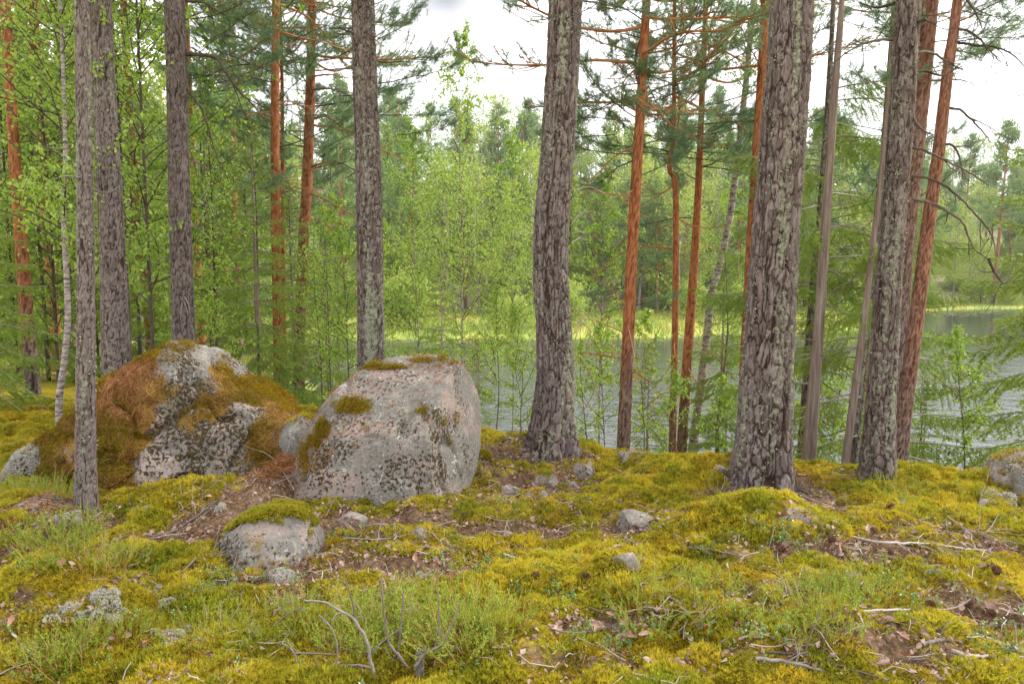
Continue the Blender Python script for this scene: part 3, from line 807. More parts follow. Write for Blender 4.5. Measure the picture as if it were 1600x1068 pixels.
r1, P, F, N = simple_rock("rock", "squat rock buried in litter and lichen at the photo's left edge", [(-70, 840), (-50, 800), (-20, 787), (30, 784), (75, 790), (108, 806), (125, 830), (110, 860), (-40, 870)], 4.0, 0.28, 71, "granite_mossy", 2500, 0.72, amp=0.05)
needle_part(r1, P, F, N, (N[:, 2] > 0.2).astype(float), 2500, seed=14)
r2, P, F, N = simple_rock("rock", "dark lichen-covered rock on the crest beside the water", [(1556, 765), (1560, 744), (1570, 728), (1594, 716), (1624, 712), (1665, 720), (1685, 748), (1676, 795), (1572, 795)], 5.0, 0.30, 72, "field_stone", 1200, 0.6, amp=0.05)
moss_part(r2, P, F, N, np.clip(fbm(P[:, 0] * 5, P[:, 1] * 5, P[:, 2] * 5, seed=5) * 3, 0, 1), 1800, 0.013, "lichen_cover", "lichen", 0.02, 15)
r3, P, F, N = simple_rock("rock", "low grey rock with pale lichen at the foot of the tall mossy boulder", [(22, 745), (30, 722), (50, 700), (80, 690), (105, 705), (110, 740), (60, 765)], 5.15, 0.2, 73, "granite_mossy", 600, 0.7, amp=0.04)
moss_part(r3, P, F, N, (N[:, 2] > 0.0) * 1.0, 3500, 0.016, "lichen_cover", "lichen", 0.025, 16)
r4, P, F, N = simple_rock("rock", "slab of stone wedged in the gap between the two boulders", [(444, 700), (448, 665), (466, 648), (484, 656), (488, 690), (470, 725)], 5.3, 0.13, 74, "field_stone", 200, 0.6)

STONES = [  # centre x, base y, half width, height (pixels), label
    (655, 850, 22, 30, "pointed grey stone standing on the moss below the pink boulder", 0),
    (786, 846, 24, 14, "flat grey stone in the litter, below the thickest-rooted centre pine", 0),
    (978, 895, 26, 46, "leaning grey slab stone poking out of the central moss mound", 0),
    (985, 832, 42, 40, "broad lichen-crusted stone half sunk in the moss, centre", 0),
    (838, 788, 28, 24, "red-brown stone with a moss tuft below the centre pine", 200),
    (852, 762, 22, 30, "mossy grey stone behind the red-brown stone", 250),
    (918, 748, 26, 30, "rounded stone just to the side of the centre pine's roots", 120),
    (800, 775, 20, 16, "small pinkish stone beside the pink boulder's corner", 0),
    (822, 714, 34, 12, "flat stone at the very foot of the centre pine", 60),
    (985, 722, 36, 18, "grey stone on the crest between centre pine and red pines", 60),
    (1120, 742, 24, 16, "pale stone peeping from the moss hump before the thickest pine", 150),
    (1245, 815, 40, 20, "sloping bare stone below the thickest pine's roots", 80),
    (1412, 794, 26, 11, "flat dark stone in bright moss below the twin pines", 0),
    (488, 812, 14, 16, "small grey stone just behind the moss-capped rock", 0),
    (555, 822, 24, 24, "lichen-grey stone between moss-capped rock and pink boulder", 0),
    (895, 765, 10, 12, "little dark stone in the needle litter under the crest", 0),
    (438, 916, 26, 28, "grey stone leaning against the moss-capped rock", 0),
    (1545, 800, 26, 22, "pale lichen-crusted stone below the crest rock", 0),
    (345, 795, 12, 12, "tiny grey stone on the moss before the mossy boulder", 0),
]
for i, (cx, by, hw, hh, lab, mn) in enumerate(STONES):
    w = hit(cx, by - 2)
    rs = np.random.default_rng(200 + i)
    ol = []
    for a in np.linspace(0, 2 * math.pi, 11, endpoint=False):
        e = rs.uniform(0.82, 1.12)
        ol.append((cx + hw * e * math.cos(a), by - hh * 0.30 - hh * 0.62 * e * math.sin(a)))
    sc = w[1] / F_PX
    simple_rock("stone", lab, ol, w[1] + hw * sc * 0.6, hw * sc * 0.75, 300 + i, "field_stone", mn, 0.55, "stone", (40, 28), 0.012 + hw * sc * 0.06, "loose stones lying in the moss", fine=0.004)
    STONE_SPOTS.append((w[0], w[1] + hw * sc * 0.6, hw * sc * 0.72))
# ------------------------------------------------------------------ tree parts
def trunk_path(px_path, Y, top_z, lean_top=0.5):
    """pixel path (x, y, width) at depth Y -> 3-d points from ground to top_z and radii"""
    pts = [(at(x, y, Y), 0.455 * w * (at(x, y, Y) - CAM) @ FWD / F_PX) for x, y, w in sorted(px_path, key=lambda t: -t[1])]
    P = [p for p, _ in pts]; R = [r for _, r in pts]
    gz = ground(P[0][0], Y)
    if P[0][2] > gz:                                     # carry the trunk down to the ground
        d = nrmz(P[0] - P[1]); d = d / max(-d[2], .2)
        h = P[0][2] - gz
        b = P[0] + d * (h + 0.12) * np.array([0.6, 0.6, 1])
        P.insert(0, b); R.insert(0, R[0] * (1 + 0.05 * h))
    while P[-1][2] < top_z:                              # and up out of the picture
        d = nrmz(P[-1] - P[-2]); d = nrmz(d * np.array([lean_top, lean_top, 1]))
        st = min(1.5, top_z - P[-1][2] + 0.01)
        rest = max(top_z - P[-1][2], 0.01)
        P.append(P[-1] + d * st); R.append(R[-1] * max(1 - st / (rest + 0.8), 0.12))
    return np.array(P), np.array(R)

def bark_mesh(P, R, ncol, row, cw, ch, depth, seed, red=None, lich=0.3, flare=0.0, zmax_fine=None):
    """trunk with bark plates standing proud of the cracks"""
    seg = np.concatenate([[0], np.cumsum(np.linalg.norm(np.diff(P, axis=0), axis=1))])
    total = seg[-1]
    # fine rows in view, coarse above
    zf = zmax_fine if zmax_fine is not None else P[-1][2]
    s_f = np.interp(zf, P[:, 2], seg)
    s = np.concatenate([np.arange(0, s_f, row), np.arange(s_f, total, 0.35), [total]])
    dense = curve(P, 400)
    sd = np.concatenate([[0], np.cumsum(np.linalg.norm(np.diff(dense, axis=0), axis=1))]); sd *= total / sd[-1]
    C = np.stack([np.interp(s, sd, dense[:, k_]) for k_ in range(3)], 1)
    r = np.interp(s, seg, R)
    th = np.linspace(0, 2 * math.pi, ncol, endpoint=False)
    S, TH = np.meshgrid(s, th, indexing='ij')
    r0 = float(np.median(R[: max(2, len(R) // 2)]))
    per = max(5, round(2 * math.pi * r0 / cw))
    u = TH / (2 * math.pi) * per; v = S / ch
    cx, sx = np.cos(TH), np.sin(TH)
    wu = 0.75 * fbm(cx * 2.0 + S * 3.0, sx * 2.0, S * 6, seed=seed, octv=3)
    wv = 0.8 * fbm(cx * 2.5, sx * 2.5 + S * 2.5, S * 6 + 9, seed=seed + 3, octv=3)
    f1, f2, idr = worley(u + wu, v + wv, per, seed)
    g1, g2, id2 = worley((u + wu) * 2 + 7, (v + wv) * 1.9, per * 2, seed + 50)
    # staggered long fissures: neighbouring columns of plates join
    edge = f2 - f1
    # thin layered scales: terraces of a tall-grained noise, torn edges; fissures run mostly up the stem
    q1 = fbm(cx * r0 / cw * 1.1, sx * r0 / cw * 1.1, S / ch * 0.55 + 2 * wu, seed=seed + 31, octv=4, gain=.6)
    lay = q1 * 3.2 + 8; fl = np.floor(lay); fr = lay - fl
    terr = (fl + sstep(0.0, 0.22, fr)) / 3.2
    fis = np.abs(fbm(cx * r0 / cw * 0.9 + wu * .4, sx * r0 / cw * 0.9, S / ch * 0.22, seed=seed + 37, octv=3))
    plate = sstep(0.01, 0.13, edge) * sstep(0.012, 0.06, fis)
    flake = sstep(0.02, 0.20, fr) * (0.45 + 0.55 * sstep(0.01, 0.12, g2 - g1))
    idr = np.mod(idr + fl * 0.37, 1.0)
    dsp = depth * (0.8 * plate + 1.1 * (terr - 2.5) * 1.0 + 0.25 * (idr - 0.5) + plate * 0.3 * flake)
    dsp += depth * 0.35 * fbm(cx * 8 * r0 * 4, sx * 8 * r0 * 4, S * 22, seed=seed + 7, octv=2)
    dsp = dsp * np.interp(S, [0, 1.2, 5], [1.35, 1.0, 0.65])
    rr = r[:, None] * (1 + 0.03 * fbm(cx, sx, S * 0.8, seed=seed + 8))
    if flare:
        rr = rr + r0 * flare * np.exp(-np.maximum(S - 0.12, 0) / 0.22) * (0.55 + 0.45 * np.cos(TH * 4 + seed) + 0.3 * np.cos(TH * 7 + 2 * seed))
    rr = rr + np.minimum(dsp, rr * 0.5) - depth * 0.6
    V = C[:, None, :] + rr[..., None] * np.stack([cx, sx, np.zeros_like(cx)], -1)
    m, n = S.shape
    i = np.arange(m - 1)[:, None] * n; j = np.arange(n)[None, :]; j2 = (j + 1) % n
    F = np.stack([i + j, i + j2, i + n + j2, i + n + j], -1).reshape(-1, 4)
    z = V[..., 2]
    redv = np.zeros_like(S)
    if red is not None:
        redv = np.interp(z + 0.5 * fbm(cx * 1.3, sx * 1.3, S * 0.9, seed=seed + 13), red[0], red[1])
    # a plate is grey when old; a few young faces show the reddish layer
    tone = np.clip(0.15 + 0.55 * idr + 0.3 * id2 * flake, 0, 1)
    lc = np.clip(lich + 0.5 * fbm(cx * 2, sx * 2, S * 1.5, seed=seed + 21), 0, 1) * (1 - 0.8 * redv)
    return V.reshape(-1, 3), F, dict(plate=np.clip(plate * (0.45 + 0.55 * flake), 0, 1).ravel(), tone=tone.ravel(), red=redv.ravel(), lich=lc.ravel())

def lichen_flakes(root, trunk, P, R, n, seed, zlo, zhi, size=0.012, mat="bark_lichen"):
    """foliose lichen: little upturned scales on the bark"""
    rng = np.random.default_rng(seed)
    z = rng.uniform(zlo, zhi, n * 3); th = rng.uniform(0, 2 * math.pi, n * 3)
    w = fbm(np.cos(th) * 2.5, np.sin(th) * 2.5, z * 4, seed=seed) + rng.uniform(-0.15, 0.15, n * 3)
    keep = np.argsort(-w)[:n]; z, th = z[keep], th[keep]
    C = np.stack([np.interp(z, P[:, 2], P[:, 0]), np.interp(z, P[:, 2], P[:, 1]), z], 1)
    r = np.interp(z, P[:, 2], R)
    o = np.stack([np.cos(th), np.sin(th), np.zeros(n)], 1)
    Q = C + o * (r * rng.uniform(0.99, 1.06, n))[:, None]
    D = nrmz(o * 0.5 + rng.normal(0, 0.6, (n, 3)))
    V, F = leaves(Q, D, rng.uniform(0.6, 1.6, n) * size, rng.uniform(0.6, 1.5, n) * size, rng, 0.3)
    m = MB(); m.add(V, F, 0, tone=np.repeat(rng.uniform(0, 1, n), 4))
    o_ = m.build("lichen_flakes", MAT[mat], root, smooth=False)
    o_["kind"] = "stuff"; o_.parent = trunk

def limb(root, pts, r0, r1, mat="dark_twig", twigs=3, seed=0, name="dead_branch", tw_len=0.35, tw_r=0.35, spread=0.7):
    """one bare branch with its side twigs; pts are world points"""
    rng = np.random.default_rng(seed)
    C = curve(pts, max(8, 5 * len(pts)))
    Ltot = np.linalg.norm(np.diff(C, axis=0), axis=1).sum()
    C = C + (fbm(np.arange(len(C)) * 0.6, np.full(len(C), seed * 1.7), seed=seed)[:, None] * 0.012 * Ltot) * rng.normal(size=(1, 3)) * np.linspace(0, 1, len(C))[:, None]
    rad_ = np.linspace(r0, r1, len(C))
    C[1:-1] += rng.normal(0, 1, (len(C) - 2, 3)) * (rad_[1:-1] * 0.22)[:, None]
    m = MB()
    m.add(*tube(C, rad_, 6, 0.12, rng), 0, tone=rng.uniform(0.2, 0.8))
    for _ in range(twigs):
        i = int(rng.uniform(0.3, 0.95) * (len(C) - 1))
        d = nrmz(C[min(i + 1, len(C) - 1)] - C[i - 1])
        dd = nrmz(d * 0.8 + rng.normal(0, spread, 3) + np.array([0, 0, -0.1]))
        Lg = tw_len * rng.uniform(0.4, 1.2)
        q = [C[i]]
        for s_ in range(4):
            dd = nrmz(dd + rng.normal(0, 0.22, 3)); q.append(q[-1] + dd * Lg / 4)
        q = np.array(q)
        m.add(*tube(q, np.linspace(rad_[i] * 0.6, r1 * 0.5, 5), 4), 0, tone=rng.uniform(0.2, 0.9))
        if rng.uniform() < 0.6:
            d3 = nrmz(dd + rng.normal(0, 0.6, 3))
            m.add(*tube(np.array([q[2], q[2] + d3 * Lg * .3, q[2] + d3 * Lg * .5 + rng.normal(0, .02, 3)]), [r1 * 0.7, r1 * 0.5, r1 * 0.3], 3), 0, tone=rng.uniform(0.2, 0.9))
    m.build(name, MAT[mat], root)

def pxlimb(root, Y, pxs, r0, r1, mat="dark_twig", twigs=3, seed=0, drift=0.0, **kw):
    rng = np.random.default_rng(seed + 999)
    sgn = rng.choice([-1, 1]) if drift == 0 else 1
    dr = 0.25 if drift == 0 else drift
    pts = [at(x, y, Y + sgn * dr * i / max(len(pxs) - 1, 1)) for i, (x, y) in enumerate(pxs)]
    limb(root, pts, r0, r1, mat, twigs, seed, **kw)

def stubs(root, P, R, n, zlo, zhi, seed, mat="dark_twig", lg=(0.08, 0.35), name="branch_stub", drop=0.0):
    rng = np.random.default_rng(seed)
    for _ in range(n):
        z = rng.uniform(zlo, zhi); c = np.array([np.interp(z, P[:, 2], P[:, 0]), np.interp(z, P[:, 2], P[:, 1]), z])
        r = float(np.interp(z, P[:, 2], R)); a = rng.uniform(0, 2 * math.pi)
        d = np.array([math.cos(a), math.sin(a), rng.uniform(-0.3, 0.45) - drop]); Lg = rng.uniform(*lg)
        d2 = nrmz(d + rng.normal(0, 0.25, 3) - np.array([0, 0, drop]))
        limb(root, [c + d * r * 0.7, c + d * (r + Lg * .5), c + d * (r + Lg * .5) + d2 * Lg * .5], min(0.008, r * 0.09) + .002, 0.0018, mat, int(Lg / 0.22), int(rng.integers(1e6)), name, tw_len=Lg * 0.5)

# ------------------------------------------------------------------ crowns (each mesh is shared by several trees)
def pine_spray_into(m, base, axis, Lg, rng, wood=0, leafm=1, k=40, nl=0.06, nw=0.0062, live=1.0, r0=0.012, side=9):
    """a living pine branch: curved axis, side twigs, needle brushes at the twig ends"""
    axis = nrmz(axis); up = np.array([0, 0, 1.0])
    sidev = nrmz(np.cross(axis, up)); 
    pts = [base]; d = axis.copy(); n = 7
    for i in range(n):
        d = nrmz(d + rng.normal(0, 0.10, 3) + up * (0.02 + 0.07 * i / n)); pts.append(pts[-1] + d * Lg / n)
    C = curve(pts, 12)
    m.add(*tube(C, np.linspace(r0, r0 * 0.25, len(C)), 5), wood, tone=rng.uniform(0.3, .8))
    TP, TD = [], []
    def brush(p, d):
        TP.append(p); TD.append(nrmz(d))
    for s_ in range(side):
        f = rng.uniform(0.28, 0.98); i = f * (len(C) - 1); i0 = int(i)
        p = C[i0] + (C[min(i0 + 1, len(C) - 1)] - C[i0]) * (i - i0)
        dax = nrmz(C[min(i0 + 1, len(C) - 1)] - C[max(i0 - 1, 0)])
        sg = 1 if s_ % 2 else -1
        dd = nrmz(dax * 0.75 + sidev * sg * rng.uniform(0.4, 0.95) + up * rng.uniform(-0.1, 0.4))
        tl = Lg * rng.uniform(0.16, 0.34) * (1.15 - 0.6 * f)
        q = np.array([p, p + dd * tl * 0.5, p + nrmz(dd + up * 0.25 + rng.normal(0, .12, 3)) * tl])
        m.add(*tube(q, [r0 * 0.4, r0 * 0.3, r0 * 0.2], 3), wood, tone=rng.uniform(0.3, .8))
        if rng.uniform() < live:
            brush(q[2], q[2] - q[1]); brush(q[1], nrmz(q[2] - q[0]) + rng.normal(0, 0.5, 3)); 
            brush(q[2] - 0.3 * (q[2] - q[1]) + rng.normal(0, 0.03, 3), nrmz(q[2] - q[0]) + rng.normal(0, 0.6, 3))
            if rng.uniform() < 0.6: brush(q[1] + rng.normal(0, 0.05, 3), nrmz(q[2] - q[0]) + up * .4 + rng.normal(0, 0.6, 3))
    if rng.uniform() < live: brush(C[-1], C[-1] - C[-3]); brush(C[-2], C[-1] - C[-4] + rng.normal(0, .3, 3))
    if TP:
        TP, TD = np.array(TP), np.array(TD)
        Pk, dd, back = stars(TP, TD, k, (0.35, 1.25), 0, 0, rng)
        Pk = Pk - np.repeat(TD, k, 0) * back * 0.11
        V, F = spikes(Pk, dd, nl * rng.uniform(0.7, 1.2, len(Pk)), np.full(len(Pk), nw), rng)
        tone = np.repeat(np.repeat(rng.uniform(0, 1, len(TP)), k) * 0.7 + rng.uniform(0, .3, len(Pk)), 3)
        m.add(V, F, leafm, tone=tone)

def pine_crown(seed, H=7.5, Rm=2.0, low_live=0.75, k=30, dens=1.15):
    rng = np.random.default_rng(seed); m = MB()
    h = 0.0
    while h < H:
        t = h / H
        nb = int(rng.integers(2, 5))
        a0 = rng.uniform(0, 2 * math.pi)
        for b_ in range(nb):
            a = a0 + b_ * 2 * math.pi / nb + rng.uniform(-0.4, 0.4)
            Lb = Rm * ((1 - t) ** 0.75 * 0.9 + 0.18) * rng.uniform(0.6, 1.1)
            e = rad(-12 + 55 * t + rng.uniform(-14, 14))
            ax = np.array([math.cos(a) * math.cos(e), math.sin(a) * math.cos(e), math.sin(e)])
            live = min(1.0, low_live + 1.6 * t)
            base = np.array([0, 0, h + rng.uniform(-.12, .12)])
            pine_spray_into(m, base, ax, Lb, rng, k=k, live=live, r0=0.010 + 0.012 * Lb / Rm * (1 - t) , side=int(5 + 5 * Lb * dens), nl=0.068, nw=0.0062)
        h += rng.uniform(0.32, 0.52)
    return m

CROWNS = {}
def shared(name, m, mats, smooth=False):
    me = m.mesh(name, mats, smooth)
    CROWNS[name] = me
    return me
PM = [MAT["red_twig"], MAT["pine_needles"]]
for i in range(3):
    shared("pine_crown_%d" % i, pine_crown(500 + i, [7.0, 8.0, 6.0][i], [2.0, 2.3, 1.7][i]), PM)
PMG = [MAT["dark_twig"], MAT["pine_needles"]]
for i in range(3):
    m = MB(); pine_spray_into(m, np.zeros(3), np.array([1, 0, 0.12]), 1.15, np.random.default_rng(60 + i), k=40, r0=0.009, side=16, nl=0.062, nw=0.0036)
    shared("pine_spray_%d" % i, m, PMG)

def needle_runs(m, segs, rng, dens=170, nl=0.016, nw=0.0030, mat=1):
    """needles along twig segments (A, B): spruce"""
    A = np.array([s_[0] for s_ in segs]); B = np.array([s_[1] for s_ in segs])
    Lg = np.linalg.norm(B - A, axis=1)
    cnt = np.maximum((Lg * dens).astype(int), 3)
    idx = np.repeat(np.arange(len(A)), cnt)
    t = rng.uniform(0, 1, len(idx))[:, None]
    P = A[idx] * (1 - t) + B[idx] * t
    D0 = nrmz(B - A)[idx]
    pr = perp(D0, rng); pr[:, 2] = np.abs(pr[:, 2]) * 0.6 + pr[:, 2] * 0.3
    D = nrmz(D0 * 0.75 + nrmz(pr) * 0.8)
    V, F = spikes(P, D, nl * rng.uniform(0.7, 1.25, len(P)), np.full(len(P), nw), rng)
    tn = rng.uniform(0, 1, len(A))[idx] * 0.6 + 0.4 * t[:, 0]
    m.add(V, F, mat, tone=np.repeat(tn, 3))

def spruce_branch_segs(base, az, e0, Lb, rng, m, droop=0.5, r0=0.008, tw=1.3, hang=0.35):
    up = np.array([0, 0, 1.0])
    d = np.array([math.cos(az) * math.cos(e0), math.sin(az) * math.cos(e0), math.sin(e0)])
    pts = [base]; n = 7
    for i in range(n):
        f = i / n
        d = nrmz(d + up * (-droop * 0.16 * (1 - f) + 0.13 * f) + rng.normal(0, 0.05, 3)); pts.append(pts[-1] + d * Lb / n)
    C = curve(pts, 13)
    m.add(*tube(C, np.linspace(r0, 0.003, len(C)), 4), 0, tone=rng.uniform(.2, .7))
    segs = []
    for i in range(3, len(C) - 1): segs.append((C[i], C[i + 1]))
    nt_ = int(6 + 13 * Lb * tw)
    for s_ in range(nt_):
        f = 0.14 + 0.84 * (s_ + rng.uniform(0, 1)) / nt_
        i = f * (len(C) - 1); i0 = min(int(i), len(C) - 2)
        p = C[i0] + (C[i0 + 1] - C[i0]) * (i - i0); dax = nrmz(C[i0 + 1] - C[i0])
        sd = nrmz(np.cross(dax, up)) * (1 if s_ % 2 else -1)
        tl = Lb * 0.42 * (1 - f * 0.72) * rng.uniform(0.6, 1.15)
        dd = nrmz(dax * 0.7 + sd * 0.8 - up * hang * rng.uniform(0.2, 1.2))
        a = p; 
        for g_ in range(2):
            b_ = a + dd * tl / 2; segs.append((a, b_)); a = b_; dd = nrmz(dd - up * 0.22 + rng.normal(0, 0.1, 3))
        if tl > 0.16:
            for g_ in (0.35, 0.65):
                q = p + (a - p) * g_
                segs.append((q, q + nrmz(nrmz(a - p) * 0.7 + sd * rng.choice([-1, 1]) * 0.6 + dax * 0.4 - up * 0.25) * tl * 0.42))
    return segs

def spruce_crown(seed, H=5.0, spread=0.30, start=0.15, dens=150, nl=0.017, nw=0.0032, step=0.24, hang=0.35):
    rng = np.random.default_rng(seed); m = MB(); segs = []
    h = start
    while h < H - 0.12:
        nb = int(rng.integers(4, 7)); a0 = rng.uniform(0, 6.28)
        for b_ in range(nb):
            Lb = ((H - h) * spread + 0.12) * rng.uniform(0.65, 1.1)
            segs += spruce_branch_segs(np.array([0, 0, h + rng.uniform(-.06, .06)]), a0 + b_ * 6.283 / nb + rng.uniform(-.3, .3), rad(-18 + 55 * (h / H) ** 1.5 + rng.uniform(-8, 8)), Lb, rng, m, hang=hang)
        h += rng.uniform(0.75, 1.2) * step * (1.2 - 0.5 * h / H)
    segs.append((np.array([0, 0, H - .35]), np.array([0, 0, H])))
    needle_runs(m, segs, rng, dens, nl, nw)
    m.add(*tube(np.array([[0, 0, H * .3], [0, 0, H * .7], [0, 0, H]]), [0.018 + .004 * H, 0.012, 0.004], 5), 0, tone=.4)
    return m
SM = [MAT["dead_twig"], MAT["spruce_needles"]]
shared("spruce_crown_0", spruce_crown(700, 3.6, 0.30, dens=260, nw=.0085, nl=.026, step=.21, hang=.6), SM)
shared("spruce_crown_1", spruce_crown(701, 4.8, 0.26, dens=190, step=0.26, nw=0.012, nl=0.032, hang=.6), SM)
shared("spruce_crown_2", spruce_crown(702, 7.0, 0.24, dens=110, step=0.36, nw=0.018, nl=0.045, hang=.6), SM)
for i in range(3):
    rng = np.random.default_rng(720 + i); m = MB()
    sg = spruce_branch_segs(np.zeros(3), 0.0, rad(4), 1.25, rng, m, 0.7, 0.012, 2.2, 1.7)
    needle_runs(m, sg, rng, 330, 0.024, 0.0060)
    shared("spruce_bough_%d" % i, m, SM)

def birch_crown(seed, H=5.0, Rm=1.5, nb=46, per=60, leaf=0.042, droop=0.5, twig_r=0.007, z0=0.0):
    """ascending branches with hanging twigs and loose leaves"""
    rng = np.random.default_rng(seed); m = MB(); LP, LD = [], []
    up = np.array([0, 0, 1.0])
    for b_ in range(nb):
        t = (b_ + rng.uniform(0, 1)) / nb
        h = z0 + (H - z0) * t; a = rng.uniform(0, 6.283); e = rad(rng.uniform(15, 55) + 15 * t)
        Lb = Rm * (0.35 + 0.9 * math.sin(math.pi * min(1, t * 0.85 + 0.18))) * rng.uniform(0.5, 1.15) * (1 if t < .9 else .6)
        d = np.array([math.cos(a) * math.cos(e), math.sin(a) * math.cos(e), math.sin(e)])
        pts = [np.array([0, 0, h])]; n = 7
        for i in range(n):
            d = nrmz(d - up * droop * 0.30 * i / n + rng.normal(0, 0.12, 3)); pts.append(pts[-1] + d * Lb / n)
        C = curve(pts, 12)
        m.add(*tube(C, np.linspace(twig_r * (1.4 - t), 0.0015, 12), 4), 0, tone=rng.uniform(.2, .8))
        for s_ in range(5):
            i0 = int(rng.uniform(2, 11)); p = C[i0]
            dd = nrmz(nrmz(C[min(i0 + 1, 11)] - C[i0 - 1]) * .5 + rng.normal(0, .6, 3)); tl = Lb * rng.uniform(0.2, 0.45)
            q = [p]
            for _ in range(4):
                dd = nrmz(dd - up * droop * 0.42 + rng.normal(0, .1, 3)); q.append(q[-1] + dd * tl / 4)
            q = np.array(q)
            m.add(*tube(q, np.linspace(0.003, 0.001, 5), 3), 0, tone=rng.uniform(.2, .8))
            nl_ = max(3, int(per / 6 * rng.uniform(.6, 1.3)))
            w = rng.uniform(0, 4 - 1e-6, nl_); k_ = w.astype(int)
            LP.append(q[k_] + (q[k_ + 1] - q[k_]) * (w - k_)[:, None] + rng.normal(0, 0.02, (nl_, 3)))
        nl_ = int(per / 4); w = rng.uniform(2, 11 - 1e-6, nl_); k_ = w.astype(int)
        LP.append(C[k_] + (C[k_ + 1] - C[k_]) * (w - k_)[:, None] + rng.normal(0, 0.025, (nl_, 3)))
    P = np.concatenate(LP)
    D = nrmz(rng.normal(0, 0.6, P.shape) + np.array([0, 0, -0.55]))
    s_ = leaf * rng.uniform(0.6, 1.2, len(P))
    V, F = leaves(P, D, s_, s_ * 0.78, rng, 0.12)
    m.add(V, F, 1, tone=np.repeat(rng.uniform(0, 1, len(P)), 4))
    return m
BM = [MAT["dark_twig"], MAT["birch_leaves"]]
shared("birch_crown_0", birch_crown(800, 5.5, 1.5, 66, 120, 0.047), BM)
shared("birch_crown_1", birch_crown(801, 6.5, 1.8, 74, 125, 0.047), BM)
shared("birch_crown_2", birch_crown(802, 4.0, 1.0, 44, 95, 0.048), BM)
shared("sapling_crown_0", birch_crown(803, 2.0, 0.42, 22, 44, 0.038, 0.3, 0.004, 0.5), BM)
shared("sapling_crown_1", birch_crown(804, 1.5, 0.36, 22, 50, 0.036, 0.25, 0.004, 0.3), BM)
shared("sapling_crown_2", birch_crown(805, 2.8, 0.6, 28, 50, 0.038, 0.35, 0.005, 0.6), BM)

# ------------------------------------------------------------------ the pines one can tell apart
TREES = {}
def pine(key, label, Y, path, top, red=None, near=False, lich=0.3, cw=0.045, ch=0.085, depth=0.010, ncol=None, row=None, flare=0.0, crown=None, name="pine_tree", mat="bark", flakes=0, group=None, seed=None, cat="tree", pale=0.0):
    P, R = trunk_path(path, Y, top)
    sd = seed or (abs(hash(key)) % 1000 if False else sum(ord(c_) * (i + 3) for i, c_ in enumerate(key)) % 977)
    root = thing(name, (P[0][0], P[0][1], ground(P[0][0], P[0][1])), label, cat, group)
    fine_z = at(800, -60, Y)[2]
    ncol = ncol or (110 if near else 30); row = row or (0.014 if near else 0.045)
    V, F, A = bark_mesh(P, R, ncol, row, cw, ch, depth, sd, red, lich, flare, min(fine_z, P[-1][2]))
    A["tone"] = np.clip(A["tone"] * (1 - pale * .5) + pale * .55, 0, .72 if pale else 1)
    m = MB(); m.add(V, F, 0, **A)
    tr_ = m.build("trunk", MAT[mat], root)
    if flakes: lichen_flakes(root, tr_, P, R, flakes, sd, P[0][2], fine_z)
    if key == "K": lichen_flakes(root, tr_, P, R, 2600, sd + 5, P[0][2], fine_z, .011, "dark_twig")
    if crown:
        cname, cz, rot, sc = crown
        x = float(np.interp(cz, P[:, 2], P[:, 0])); y = float(np.interp(cz, P[:, 2], P[:, 1]))
        o = link("crown", CROWNS[cname], root)
        o.location = Vector((x, y, cz)) - root.location
        o.rotation_euler = (0, 0, rot); o.scale = (sc,) * 3
        ax = P[-1] - np.array([x, y, cz])
        if ax[2] > 1: o.rotation_euler = (Vector((ax[0], ax[1], ax[2])).to_track_quat('Z', 'Y') @ Euler((0, 0, rot)).to_quaternion()).to_euler()
    TREES[key] = (root, P, R, Y)
    return root, P, R

G = None
# close grey-barked pines
pine("D", "slim grey pine standing before the mossy boulder, base in full view", 4.15, [(127, 0, 22), (131, 200, 23), (134, 400, 26), (134, 600, 28), (135, 800, 31)], 8.5, near=True, ncol=70, row=0.013, cw=0.03, ch=0.05, depth=0.0035, flare=0.25, lich=0.34, pale=.55, flakes=600, crown=("pine_crown_2", 6.3, 0.4, .8))
pine("E", "thick grey pine rising behind the mossy boulder's sloping shoulder", 6.2, [(156, 0, 34), (163, 150, 35), (172, 320, 38), (178, 450, 40), (182, 580, 43)], 12, near=True, ncol=100, row=0.016, cw=0.04, ch=0.06, depth=0.007, lich=0.3, pale=.5, crown=("pine_crown_1", 8.0, 1.4, 1))
pine("F", "grey pine with orange upper bark behind the mossy boulder's peak", 7.0, [(272, 0, 32), (277, 150, 33), (280, 300, 34), (284, 420, 34), (288, 560, 36)], 13, red=([4.6, 5.4, 9], [0, 0.85, 1]), near=True, ncol=90, row=0.018, cw=0.04, ch=0.07, depth=0.007, lich=0.28, pale=.35, crown=("pine_crown_0", 8.2, 2.4, 1))
pine("K", "straight grey pine with black lichen scabs rising behind the pink boulder", 6.7, [(567, 0, 38), (570, 120, 40), (575, 260, 42), (578, 400, 43), (580, 600, 46)], 12, near=True, ncol=100, row=0.016, cw=0.05, ch=0.06, depth=0.006, lich=0.42, flakes=1800, crown=("pine_crown_1", 6.6, 3.6, 0.95))
pine("L", "curved stout pine with deep cracked bark at the centre of the crest", 5.95, [(884, -5, 56), (879, 110, 55), (871, 230, 55), (861, 350, 57), (860, 430, 57), (866, 520, 58), (868, 600, 61), (864, 660, 68), (862, 700, 76)], 12, near=True, ncol=140, row=0.0125, cw=0.05, ch=0.14, depth=0.012, flare=0.42, lich=0.37, flakes=1500, crown=("pine_crown_0", 7.4, .6, 1.1))
pine("Q", "thickest pine, broad plated trunk on a moss hump right of centre", 4.95, [(1238, -5, 68), (1231, 120, 70), (1220, 260, 73), (1209, 400, 75), (1201, 540, 79), (1194, 660, 84), (1190, 752, 92)], 12, near=True, ncol=170, row=0.0115, cw=0.055, ch=0.15, depth=0.013, flare=0.36, lich=0.37, flakes=2200, crown=("pine_crown_1", 7.2, 2.0, 1.1))
